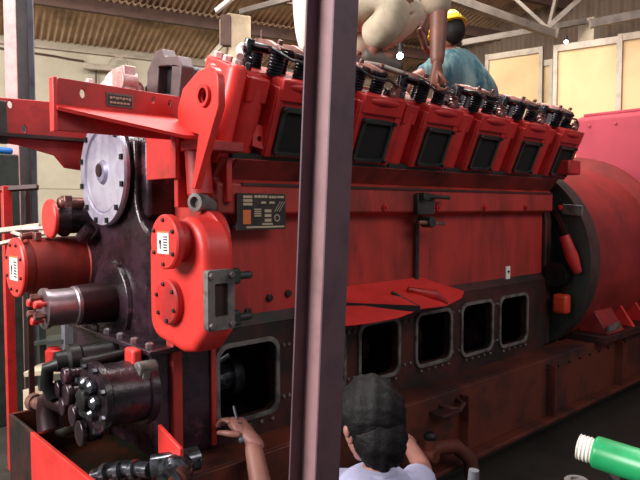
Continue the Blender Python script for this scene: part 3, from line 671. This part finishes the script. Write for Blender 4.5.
# rear end and flywheel housing
b = B(); b.prism([(4.22, y, z) for y, z in [(-.0, .6), (-.0, 1.5), (.05, 1.75), (1.1, 1.75), (1.16, 1.5), (1.16, .6)]], (.08, 0, 0)); P('rear_plate', b, REDLOW, bevel=.01)
b = B(); b.lathe((4.30, .5, 1.2), (1, 0, 0), [(0, .50), (.06, .5), (.06, .62), (.14, .62), (.14, .4), (.3, .4)], 56); P('flywheel', b, BLACK)
b = B()
for k in range(12):
    a = rad(30*k+10); b.bar((4.44, .5+.35*math.cos(a), 1.2+.35*math.sin(a)), (4.44, .5+.6*math.cos(a), 1.2+.6*math.sin(a)), .05, .05)
PE('flywheel_lug', b, BLACK, bevel=.004)
q = U(556, 278, 'y', -.12); b = B(); b.lathe((4.22, -.06, 1.12), (1, 0, 0), [(0, .09), (.12, .09), (.12, .06), (.02, .06)], 24); P('starter_motor', b, BLACK)
b = B(); b.tube([(4.25, -.12, 1.4), (4.27, -.17, 1.25), (4.3, -.2, 1.14)], [.035, .045, .03], 12); P('red_guide_arm', b, RED)
b = B(); b.box(4.22, 4.3, -.16, -.05, .84, .98); P('red_foot', b, mat('orange paint', '#c83c1c', '#a02c14', rough=.5, scale=5), bevel=.02)
b = B(); b.box(4.16, 4.34, -.19, .0, 1.83, 1.93); P('rear_lifting_lug', b, RED, bevel=.012)

# ---------------------------------------------------------------- alternator
alt = thing('alternator', 'big red cylindrical alternator coupled to the far end of the engine', 'alternator', (5.0, .5, .64))
def Q(name, b, m, parent=None, **k): return make(name, b, m, alt if parent is None else parent, **k)
b = B(); b.lathe((4.42, .5, 1.2), (1, 0, 0), [(.1, .66), (.1, .75), (1.15, .76), (1.15, .86), (1.22, .86), (1.22, .7)], 96, caps=False); Q('stator_housing', b, ALT)
b = B(); b.lathe((4.42, .5, 1.2), (1, 0, 0), [(0.0, .66), (.5, .66), (.5, .05)], 64, caps=False); b.lathe((4.46, .5, 1.2), (1, 0, 0), [(0, .66), (0, .63), (.03, .63), (.03, .66)], 64, caps=False); Q('inner_bore', b, BLACK)
b = B(); b.lathe((4.36, .5, 1.2), (1, 0, 0), [(0, .62), (0, .765), (.16, .765), (.16, .66), (.02, .66), (.02, .62)], 96, caps=False); Q('end_ring', b, DARKG)
b = B(); b.lathe((4.345, .5, 1.2), (1, 0, 0), [(0, .6), (0, .63), (.03, .63), (.03, .6), (0, .6)], 80, caps=False); Q('ring_rim', b, REDLOW)
b = B()
for k in range(24):
    a = rad(15*k); b.bar((4.5, .5+.63*math.cos(a), 1.2+.63*math.sin(a)), (4.9, .5+.63*math.cos(a), 1.2+.63*math.sin(a)), .05, .05)
each('winding_bar', b, BLACK, alt, bevel=.004)
b = B(); b.bar(U(562, 209, 'x', 4.35), U(583, 211, 'x', 4.35), .02, .08); Q('pale_strap', b, GASKET, bevel=.01)
b = B(); b.box(4.62, 6.05, -.27, 1.3, .585, .64); Q('base_plate', b, REDLOW, bevel=.004)
b = B(); b.prism([(4.72, -.25, .64), (4.72, -.02, .64), (4.72, .0, .86), (4.72, -.12, .84)], (.3, 0, 0)); ft = Q('mounting_foot', b, ALT, bevel=.006)
make('foot_plate', B().bar((4.68, -.26, .69), (4.9, -.26, .70), .01, .05), GASKET, ft)
for x in (5.2, 5.5, 5.8):
    b = B(); b.prism([(x, -.25, .64), (x, .1, .64), (x, .12, .8), (x, -.02, .98)], (.035, 0, 0)); Q('gusset', b, REDB, bevel=.004)
b = B(); b.box(5.15, 6.0, -.1, 1.1, .64, .68); Q('foot_rail', b, ALT)
# casing behind
cs_ = thing('red_casing', 'huge pinkish-red casing standing behind the alternator', 'casing', (7, -.3, .6))
make('body', B().box(6.1, 7.3, -1.6, .70, .6, 2.50), PINK, cs_, bevel=.05, seg=4)
make('top_cover', B().box(6.15, 7.25, -1.5, .64, 2.50, 2.53), PINK, cs_, bevel=.008)
make('support_leg', B().box(6.3, 6.5, -1.3, -.35, 0, .6), REDLOW, cs_)
b = B()
for k in range(7): b.nut((6.1, .55-.25*k, 2.40), (-1, 0, 0), .016, .012)
each('casing_bolt', b, PINK, cs_)

# ---------------------------------------------------------------- clutter at the left behind engine
rk = thing('steel_rack', 'steel rack with shelves behind the crankshaft at the far left', 'rack', at(50, 400, 4.3))
def vbar(px, py0, py1, d, w, m, nm='post'):
    a = at(px, py0, d); c_ = at(px, py1, d); make(nm, B().bar((a.x, a.y, a.z), (a.x, a.y, max(c_.z, 0)), w, w, (1, 0, 0)), m, rk, bevel=.003)
vbar(67, 322, 440, 4.3, .06, COLG); vbar(41, 322, 440, 4.4, .05, DARKG)
make('shelf', B().bar(at(34, 369, 4.3), at(74, 365, 4.3), .3, .03), CONC, rk)
make('shelf', B().bar(at(38, 341, 4.4), at(72, 337, 4.4), .25, .02), DARKG, rk)
tag(make('cardboard_box', B().box(-.13, .13, -.1, .1, 0, .3, mv(at(48, 398, 4.5).x, at(48, 398, 4.5).y, 0) @ Matrix.Rotation(rad(20), 4, 'Z')), CONC, bevel=.004), 'pale box on the floor beneath the rack shelf', 'box')
p = at(54, 367, 4.3); tag(make('red_can', B().lathe((p.x, p.y, p.z+.017), (0, 0, 1), [(0, .055), (.1, .055), (.11, .04), (.12, .04)], 20), RED), 'small red can on the rack shelf behind the pump', 'can')
st = thing('red_stand', 'narrow red steel stand at the left edge beyond the round covers', 'stand', at(6, 300, 3.6))
def rbar(p0, p1, w, m, nm): make(nm, B().bar(p0, p1, w, w, (.3, .2, 1) if abs((p1-p0).normalized().z) < .9 else (1, 0, 0)), m, st, bevel=.003)
a = at(6, 186, 3.7); rbar(Vector((a.x, a.y, 0)), a, .05, RED, 'post')
a = at(27, 190, 3.8); rbar(Vector((a.x, a.y, 0)), a, .03, REDLOW, 'post')
rbar(at(-10, 190, 3.7), at(38, 187, 3.7), .03, REDLOW, 'crossbar'); rbar(at(-8, 232, 3.6), at(40, 226, 3.6), .03, FRAME, 'crossbar')
rbar(at(-10, 246, 3.5), at(62, 229, 3.5), .02, FRAME, 'crossbar')
for k in range(2): rbar(at(12+k*4, 232-3*k, 3.6), at(24+k*22, 236-8*k, 3.5), .02, PALEMET, 'rod')
tag(make('blue_tarpaulin', B().box(-.2, .04, -.12, .12, -.0, .05, mv(*at(1, 155, 4.6)) @ Matrix.Rotation(rad(10), 4, 'Z')), BLUE, bevel=.02), 'scrap of blue sheet on the dark cabinet at the left edge', 'sheet')
p = at(1, 155, 4.6)
cb = thing('dark_cabinet', 'dark cabinet at the left edge below the blue sheet', 'cabinet', (p.x, p.y, 0))
mc = mv(p.x, p.y, 0) @ Matrix.Rotation(rad(10), 4, 'Z')
make('body', B().box(-.25, .06, -.15, .15, 0, p.z-.001, mc), DARKG, cb, bevel=.01)
make('door', B().box(-.264, -.251, -.13, .13, .1, p.z-.1, mc), DARKG, cb, bevel=.004)

# ---------------------------------------------------------------- lamp hanging at back
p = at(400, 56, 7)
lp = thing('bulb_lamp', 'round lit lamp glowing between the two workers on top', 'lamp', p)
make('bulb', B().sph(p, .036), BULB, lp); make('lamp_holder', B().cyl(p+Vector((0, 0, .045)), p+Vector((0, 0, .14)), .03), BLACK, lp)
make('lamp_cord', B().cyl(p+Vector((0, 0, .14)), (p.x, p.y, EZ+SL*3.4-.1), .006, n=8), BLACK, lp)
p = at(566, 42, 7.4)
l2 = thing('bulb_lamp', 'tiny lit lamp just above the corner of the tall cream board', 'lamp', p)
make('bulb', B().sph(p, .022), BULB, l2); make('lamp_holder', B().cyl(p+Vector((.0, 0, .02)), p+Vector((0, 0, .07)), .018), BLACK, l2)

# ---------------------------------------------------------------- green bottle on dark bench
bn = thing('workbench', 'dark low bench in the shadow at the lower right corner', 'bench', (1.5, -1.75, 0))
bz = .93
BM = mv(1.62, -1.86, 0) @ Matrix.Rotation(ANG-PI/2+rad(-6), 4, 'Z')
make('bench_top', B().box(-.26, .5, -.25, .16, bz-.03, bz, BM), BLACK, bn, bevel=.004)
for x in (-.22, .46):
    for y in (-.21, .12): make('leg', B().box(x-.02, x+.02, y-.02, y+.02, 0, bz-.03, BM), BLACK, bn)
bt = thing('green_bottle', 'green metal bottle with ribbed white cap at the lower right corner', 'bottle', at(610, 455, 1.45))
p0 = at(577, 446, 1.46); p1 = at(665, 474, 1.36)
ax = (p1-p0).normalized(); r = .037
make('body', B().lathe(p0+ax*.034, ax, [(0, .029), (.006, .036), (.012, r), (.11, r), (.113, r+.002), (.118, r+.002), (.121, r), (.24, r), (.25, .02)], 40), GREEN, bt)
cp = [(0, .016), (.002, .026)]
for k in range(4): cp += [(.004+k*.008, .0305), (.008+k*.008, .0275)]
make('cap', B().lathe(p0, ax, cp+[(.036, .03), (.042, .03), (.044, .02)], 32), WHITEP, bt)
zz = (p0+ax*.15).z-.04
p = at(577, 474, 1.50)
tag(make('jar_lid', B().lathe((p.x, p.y, bz), (0, 0, 1), [(0, .028), (.01, .029), (.013, .026), (.013, .015), (.009, .014)], 28), GASKET), 'grey round lid on the dark bench below the green bottle', 'lid')
tag(make('bottle_rest', B().box(-.05, .05, -.045, .045, bz, max(bz+.01, (p0+ax*.13).z-.036), mv(*(p0+ax*.16).xy, 0) @ Matrix.Rotation(ANG-PI/2, 4, 'Z')), BLACK), 'dark block propping up the green bottle', 'block')
b = B(); p = at(474, 470, 1.9)
b.cyl(p, p+Vector((.12, -.16, -.05)), .016); b.cyl(p+Vector((-.02, -.03, -.01)), p+Vector((.1, -.19, -.06)), .012)
tag(make('steel_pipe', B().cyl((p.x-.05, p.y+.04, 0), (p.x+.0, p.y, p.z), .016), COLG), 'short grey steel pipe standing beside the crouching worker', 'pipe')

# ---------------------------------------------------------------- people
def skin(nodes, edges, root=0, sub=2):
    me = bpy.data.meshes.new('s'); me.from_pydata([Vector(n[0]) for n in nodes], edges, []); o = bpy.data.objects.new('s', me); C.objects.link(o)
    o.modifiers.new('k', 'SKIN').use_smooth_shade = True
    for i, nd in enumerate(nodes):
        r = nd[1]; v = me.skin_vertices[0].data[i]; v.radius = r if isinstance(r, tuple) else (r, r); v.use_root = (i == root)
    o.modifiers.new('u', 'SUBSURF').levels = sub
    dg = bpy.context.evaluated_depsgraph_get(); m2 = bpy.data.meshes.new_from_object(o.evaluated_get(dg)); bpy.data.objects.remove(o); return m2
def chain(nodes, sub=2): return skin(nodes, [(i, i+1) for i in range(len(nodes)-1)], 0, sub)
def hand(b, wrist, fdir, pdir, side=1, s=1.0, curl=.5):
    """fdir: finger direction, pdir: palm normal (the way fingers curl)"""
    f = Vector(fdir).normalized(); pdn = Vector(pdir); pdn = (pdn-f*pdn.dot(f)).normalized(); t = f.cross(pdn)*side; w = Vector(wrist)
    b.mesh(chain([(w-f*.06*s, .026*s), (w-f*.01*s, .027*s), (w+f*.03*s, (.036*s, .022*s)), (w+f*.075*s, (.04*s, .018*s)), (w+f*.09*s, (.036*s, .014*s))]))
    pb = B(); pb.sph(w+f*.05*s, .05*s, (1, 1, 1), 16, Matrix((( f.x*1., t.x*.82, pdn.x*.36, 0), (f.y, t.y*.82, pdn.y*.36, 0), (f.z, t.z*.82, pdn.z*.36, 0), (0, 0, 0, 1))))
    tmp = bpy.data.meshes.new('p'); pb.bm.to_mesh(tmp); b.mesh(tmp)
    for k, (off, ln) in enumerate(((.030, .072), (.010, .080), (-.011, .074), (-.030, .058))):
        p = w+f*.075*s+t*off*s; nodes = [(p, .0095*s)]; a = curl*.5
        for sg in (.42, .32, .26):
            d = f*math.cos(a)+pdn*math.sin(a)+t*off*1.6; p = p+d.normalized()*ln*sg*s; nodes.append((p, (.0095-.0012*len(nodes))*s)); a += curl*1.1
        b.mesh(chain(nodes))
    p = w+f*.02*s+t*.03*s; d = (f*.6+t*.7+pdn*.4).normalized(); n_ = [(p, .012*s), (p+d*.035*s, .011*s), (p+(d*.035+(f*.8+t*.2+pdn*.5).normalized()*.028)*s, .009*s), (p+(d*.035+(f*.8+t*.1+pdn*.6).normalized()*.05)*s, .0075*s)]
    b.mesh(chain(n_))
def head(b, c, fwd, up, s=1.0):
    f = Vector(fwd).normalized(); u = Vector(up); u = (u-f*u.dot(f)).normalized(); l = u.cross(f)
    M = Matrix(((f.x, l.x, u.x, 0), (f.y, l.y, u.y, 0), (f.z, l.z, u.z, 0), (0, 0, 0, 1))); c = Vector(c)
    def W(x, y, z): return c+(f*x+l*y+u*z)*s
    b.sph(W(-.01, 0, .03), .1*s, (.98, .78, .95), 24, M); b.sph(W(.02, 0, -.035), .075*s, (.95, .82, 1.05), 20, M); b.sph(W(.045, 0, -.085), .035*s, (1, 1.1, .8), 16, M)
    b.mesh(chain([(W(.085, 0, .015), .008*s), (W(.103, 0, -.012), .012*s), (W(.095, 0, -.03), .014*s)]))
    b.sph(W(.085, 0, -.058), .014*s, (.7, 1.7, .5), 12, M)
    for sd in (-1, 1):
        b.sph(W(.078, .032*sd, .012), .013*s, (.8, 1.2, .8), 12, M)
        b.sph(W(-.005, .079*sd, -.015), .03*s, (.7, .28, 1.05), 14, M); b.sph(W(-.01, .088*sd, -.005), .018*s, (.8, .5, 1.1), 12, M)
    return W, M
def join(meshlist):
    b = B()
    for m_ in meshlist: b.mesh(m_)
    return b

# worker C: crouching at the rail, seen from behind
hc = at(369, 424, 2.05)
wc = thing('person', 'black-haired worker in a pale lilac shirt crouching with a hand on the opening', 'person', (hc.x-.1, hc.y, 0))
fC = FWD*.85-RGT*.5+Vector((0, 0, -.28))
b = B()
shL = at(325, 492, 2.1); shR = at(412, 496, 2.15); neck = at(374, 470, 2.08); chest = at(378, 545, 2.15); pelvis = Vector((chest.x-.02, chest.y-.12, .33))
elL = at(265, 508, 2.32); wrL = at(252, 440, 2.50); elR = at(424, 470, 2.45); wrR = at(405, 438, 2.6)
kneeL = pelvis+Vector((.22, .34, .12)); kneeR = pelvis+Vector((.42, .16, .12)); ftL = Vector((kneeL.x-.02, kneeL.y-.12, .06)); ftR = Vector((kneeR.x-.05, kneeR.y-.12, .06))
nodes = [(pelvis, .13), (chest, (.14, .1)), (neck+Vector((0, 0, -.08)), .06), (neck+Vector((.01, .0, .03)), .05), (shL, .05), (elL, .052), (wrL, .036), (shR, .05), (elR, .04), (wrR, .03), (kneeL, .07), (ftL, .045), (kneeR, .07), (ftR, .045), (ftL+Vector((.1, .15, -.02)), .035), (ftR+Vector((.1, .15, -.02)), .035)]
edges = [(0, 1), (1, 2), (2, 3), (2, 4), (4, 5), (5, 6), (2, 7), (7, 8), (8, 9), (0, 10), (10, 11), (0, 12), (12, 13), (11, 14), (13, 15)]
b.mesh(skin(nodes, edges)); Wh, Mh = head(b, hc, fC, Vector((.0, 0, 1)), 1.08)
fL = at(224, 408, 2.60)-wrL
hand(b, wrL+fL.normalized()*.01, fL, Vector((-.35, .75, -.5)), 1, 1.25, .7); hand(b, wrR, Vector((-.1, .8, .3)), Vector((0, .2, -1)), -1, .95, .6)
make('body', b, SKINP, wc, smooth=80)
hb = B(); hb.sph(Wh(-.02, 0, .035), .122, (1.02, .86, .98), 48, Mh); hb.sph(Wh(-.05, 0, -.035), .102, (.86, .86, 1.05), 40, Mh)
for v in hb.bm.verts:
    q = v.co-hc; v.co += q.normalized()*(.006*math.sin(q.x*95+q.z*60)*math.sin(q.y*85+q.z*70)+.004*math.sin(q.x*210+q.y*160)*math.sin(q.z*190))
make('hair', hb, HAIR, wc, smooth=80)
b = join([skin([(chest+Vector((0, 0, -.18)), (.18, .14)), (chest, (.2, .15)), (neck+Vector((0, 0, -.06)), (.11, .09)), (shL, .085), (shL.lerp(elL, .45), .07), (shR, .088), (shR.lerp(elR, .7), .07)], [(0, 1), (1, 2), (2, 3), (3, 4), (2, 5), (5, 6)])])
b.sph(neck+Vector((0, 0, -.06)), .1, (1.4, 1.2, .75), 24); make('shirt', b, LILAC, wc, smooth=80)
b = join([chain([(neck+Vector((-.06, .0, -.01)), .018), (neck+Vector((-.03, -.06, -.01)), .02), (neck+Vector((.04, -.06, -.01)), .02), (neck+Vector((.07, .0, -.01)), .018)])]); make('collar', b, LILAC, wc, smooth=80)
b = join([skin([(pelvis, .165), (kneeL, .085), (ftL+Vector((0, 0, .04)), .06), (kneeR, .085), (ftR+Vector((0, 0, .04)), .06), (chest+Vector((0, 0, -.2)), .15)], [(0, 1), (1, 2), (0, 3), (3, 4), (0, 5)])]); make('trousers', b, NAVY, wc, smooth=80)
for ft in (ftL, ftR): make('shoe', join([chain([(ft+Vector((-.04, -.05, -.01)), .045), (ft+Vector((.05, .07, -.015)), .045), (ft+Vector((.12, .17, -.022)), .035)])]), SHOE, wc, smooth=80)
tl = at(241, 436, 2.50)
tag(make('scraper_tool', B().lathe(tl, at(238, 424, 2.53)-tl, [(-.03, .012), (-.02, .017), (.05, .017), (.06, .006), (.13, .006), (.135, .002)], 14), RAG), 'grey hand tool held against the first opening by the crouching worker', 'tool')

# worker A: squatting on the heads, cream clothes, torso out of frame
pA = at(322, 6, 3.1)
wa = thing('person', 'worker in cream clothes squatting on top of the engine, reaching down to it', 'person', (pA.x, pA.y, 2.2))
pel = at(318, 6, 3.2); kn1 = at(402, 6, 2.98); kn2 = at(420, 8, 3.4); fo1 = at(370, 55, 3.08); fo2 = at(352, 58, 3.45)
ch = at(375, -70, 3.2); nk = at(410, -112, 3.2); hA = at(440, -120, 3.15); s1 = at(428, -78, 3.05); s2 = at(405, -85, 3.4)
e1 = at(439, 0, 3.02); w1 = at(437, 68, 3.0); e2 = at(440, -20, 3.5); w2 = at(422, 36, 3.5)
nodes = [(pel, .12), (ch, (.15, .12)), (nk, .06), (s1, .06), (e1, .05), (w1, .036), (s2, .06), (e2, .042), (w2, .028), (kn1, .07), (fo1, .045), (kn2, .07), (fo2, .045), (fo1+RGT*.13+Vector((0, 0, -.02)), .035), (fo2+RGT*.13, .035)]
edges = [(0, 1), (1, 2), (1, 3), (3, 4), (4, 5), (1, 6), (6, 7), (7, 8), (0, 9), (9, 10), (0, 11), (11, 12), (10, 13), (12, 14)]
b = B(); b.mesh(skin(nodes, edges)); head(b, hA, RGT+Vector((0, 0, -.6)), Vector((.4, -.3, 1)))
hand(b, w1, Vector((.1, .1, -1)), RGT, 1, .95, .8); hand(b, w2, Vector((.2, -.2, -1)), RGT, -1, .9, .7)
make('body', b, SKIN, wa, smooth=80)
b = join([skin([(pel, (.13, .13)), (pel.lerp(kn1, .5), (.13, .13)), (kn1, .115), (kn1.lerp(fo1, .5)-RGT*.02, .10), (fo1+Vector((0, 0, .05))-RGT*.02, .075)], [(0, 1), (1, 2), (2, 3), (3, 4)]),
          skin([(pel+FWD*.12, .12), (kn2, .1), (kn2.lerp(fo2, .5), .09), (fo2+Vector((0, 0, .05)), .07)], [(0, 1), (1, 2), (2, 3)]), skin([(pel, .15), (pel.lerp(ch, .4), .15)], [(0, 1)])])
for v in b.bm.verts: v.co += Vector((0, 0, 1))*.008*math.sin(v.co.x*45+v.co.z*30)*math.sin(v.co.z*60+v.co.x*20)
make('trousers', b, CREAM, wa, smooth=80)
b = join([skin([(pel.lerp(ch, .15), .16), (ch, (.18, .15)), (nk, .075), (s1, .095), (e1.lerp(w1, .28), .078), (s2, .08), (e2, .06)], [(0, 1), (1, 2), (1, 3), (3, 4), (1, 5), (5, 6)])]); make('shirt', b, KHAKI, wa, smooth=80)
b = join([chain([(at(304, -25, 3.08), .06), (at(304, 8, 3.05), .06), (at(305, 36, 3.05), .05), (at(307, 62, 3.08), .018)])]); make('shirt_tail', b, mat('bright white cloth', '#f2ece2', '#e2dacd', rough=.9, scale=5), wa, smooth=80, label='bright white cloth hanging behind')
hq = B(); hq.sph(hA+Vector((0, 0, .035)), .115); make('hair', hq, HAIR, wa)
for fo in (fo1, fo2):
    h0 = fo-RGT*.05+Vector((0, 0, -.005))
    b = join([chain([(h0, .05), (h0+RGT*.08+Vector((0, 0, -.0)), .045), (h0+RGT*.17+Vector((0, 0, -.045)), .038), (h0+RGT*.22+Vector((0, 0, -.06)), .028)])]); so = make('shoe', b, SHOE, wa, smooth=80)
    b = join([chain([(h0+Vector((0, 0, -.035)), (.045, .016)), (h0+RGT*.1+Vector((0, 0, -.05)), (.045, .014)), (h0+RGT*.23+Vector((0, 0, -.09)), (.03, .012))])]); make('sole', b, SOLE, so, smooth=80)

# worker B: teal shirt and yellow helmet, bending over behind
hB = at(449, 32, 4.3)
wbp = thing('person', 'worker in teal shirt and yellow helmet bending over the far side of the engine', 'person', (hB.x, hB.y, 2.2))
sh = at(452, 66, 4.3); pv = at(490, 116, 4.35); nk = at(452, 46, 4.3)
sB1 = at(436, 70, 4.15); sB2 = at(462, 64, 4.55); eB = at(414, 78, 4.1); wB = at(404, 92, 4.0); eB2 = at(440, 92, 4.6)
kB = at(468, 150, 4.3); kB2 = at(478, 150, 4.55)
nodes = [(pv, .14), (sh.lerp(pv, .45), (.14, .12)), (sh, .11), (nk, .055), (sB1, .06), (eB, .045), (wB, .03), (sB2, .06), (eB2, .045), (kB, .08), (kB2, .08)]
edges = [(0, 1), (1, 2), (2, 3), (2, 4), (4, 5), (5, 6), (2, 7), (7, 8), (0, 9), (0, 10)]
b = B(); b.mesh(skin(nodes, edges)); WB, MB_ = head(b, hB, -RGT*.8+FWD+Vector((0, 0, -.45)), Vector((0, 0, 1)), .95); hand(b, wB, Vector((-.3, -.2, -1)), RGT, 1, .9, .6)
make('body', b, SKIN, wbp, smooth=80)
b = join([skin([(pv, (.17, .16)), (sh.lerp(pv, .45), (.19, .19)), (sh, (.17, .16)), (nk+Vector((0, 0, -.03)), .08), (sB1, .09), (sB1.lerp(eB, .8), .07), (sB2, .09), (sB2.lerp(eB2, .8), .07)], [(0, 1), (1, 2), (2, 3), (2, 4), (4, 5), (2, 6), (6, 7)])])
for v in b.bm.verts: v.co += RGT*.008*math.sin(v.co.z*30+v.co.x*45)
make('shirt', b, TEAL, wbp, smooth=80)
b = join([skin([(pv, .165), (kB, .1), (kB2, .1)], [(0, 1), (0, 2)])]); make('trousers', b, NAVY, wbp, smooth=80)
make('hair', B().sph(WB(-.035, 0, -.01), .098, (.9, .82, 1), 24, MB_), HAIR, wbp, smooth=80)
b = B(); u = MB_ @ Vector((0, 0, 1)); p = WB(0, 0, .03)
b.lathe(p, u, [(0, .118), (.0, .135), (.008, .135), (.01, .12), (.05, .112), (.085, .085), (.105, .045), (.112, .01)], 32); b.lathe(p+(MB_ @ Vector((.1, 0, .0))), u, [(0, .07), (.008, .07)], 24)
hm = make('helmet', b, YEL, wbp); make('helmet_ridge', B().tube([p+(MB_ @ Vector((.12*math.cos(a), 0, .118*math.sin(a)))) for a in [rad(20+14*k) for k in range(11)]], .008, 8), YEL, hm)

# ---------------------------------------------------------------- light
def area(name, loc, to, sx, sy, power, col):
    l = bpy.data.lights.new(name, 'AREA'); l.shape = 'RECTANGLE'; l.size = sx; l.size_y = sy; l.energy = power; l.color = col
    o = bpy.data.objects.new(name, l); C.objects.link(o); o.location = loc; o.rotation_euler = (Vector(to)-Vector(loc)).to_track_quat('-Z', 'Y').to_euler(); return o
area('daylight_opening', (-5.0, 1.6, 4.6), (2.0, .6, 1.6), 4.5, 3.0, 950, (1, .93, .91))
area('roof_fill_light', (2.6, .9, 5.0), (2.6, .8, 0), 4.5, .8, 260, (1, .94, .92))  # added fill for the head tops; no skylight is seen in the roof
area('roof_fill_light', (5.6, 2.6, 4.5), (6.6, 3.0, 0), 3.0, 1.2, 110, (1, .92, .82))  # added fill to brighten the far boards, not a visible skylight
area('roof_fill_light', (.5, 4.2, 4.25), (1.6, 5.2, 0), 4.0, 1.0, 75, (1, .93, .84))  # added fill to brighten the back wall, not a visible skylight
area('side_fill_light', (3.0, -5.5, 5.0), (3.0, 0, 1.9), 6, 2, 120, (1, .90, .90))  # added fill for the block side; stands for no visible opening
w = bpy.data.worlds.new('world'); bpy.context.scene.world = w; w.use_nodes = True
bg = w.node_tree.nodes['Background']; bg.inputs['Color'].default_value = (.80, .78, .82, 1); bg.inputs['Strength'].default_value = .22
vs = bpy.context.scene.view_settings; vs.view_transform = 'Standard'; vs.look = 'None'; vs.gamma = 1; vs.use_curve_mapping = False; vs.exposure = .30
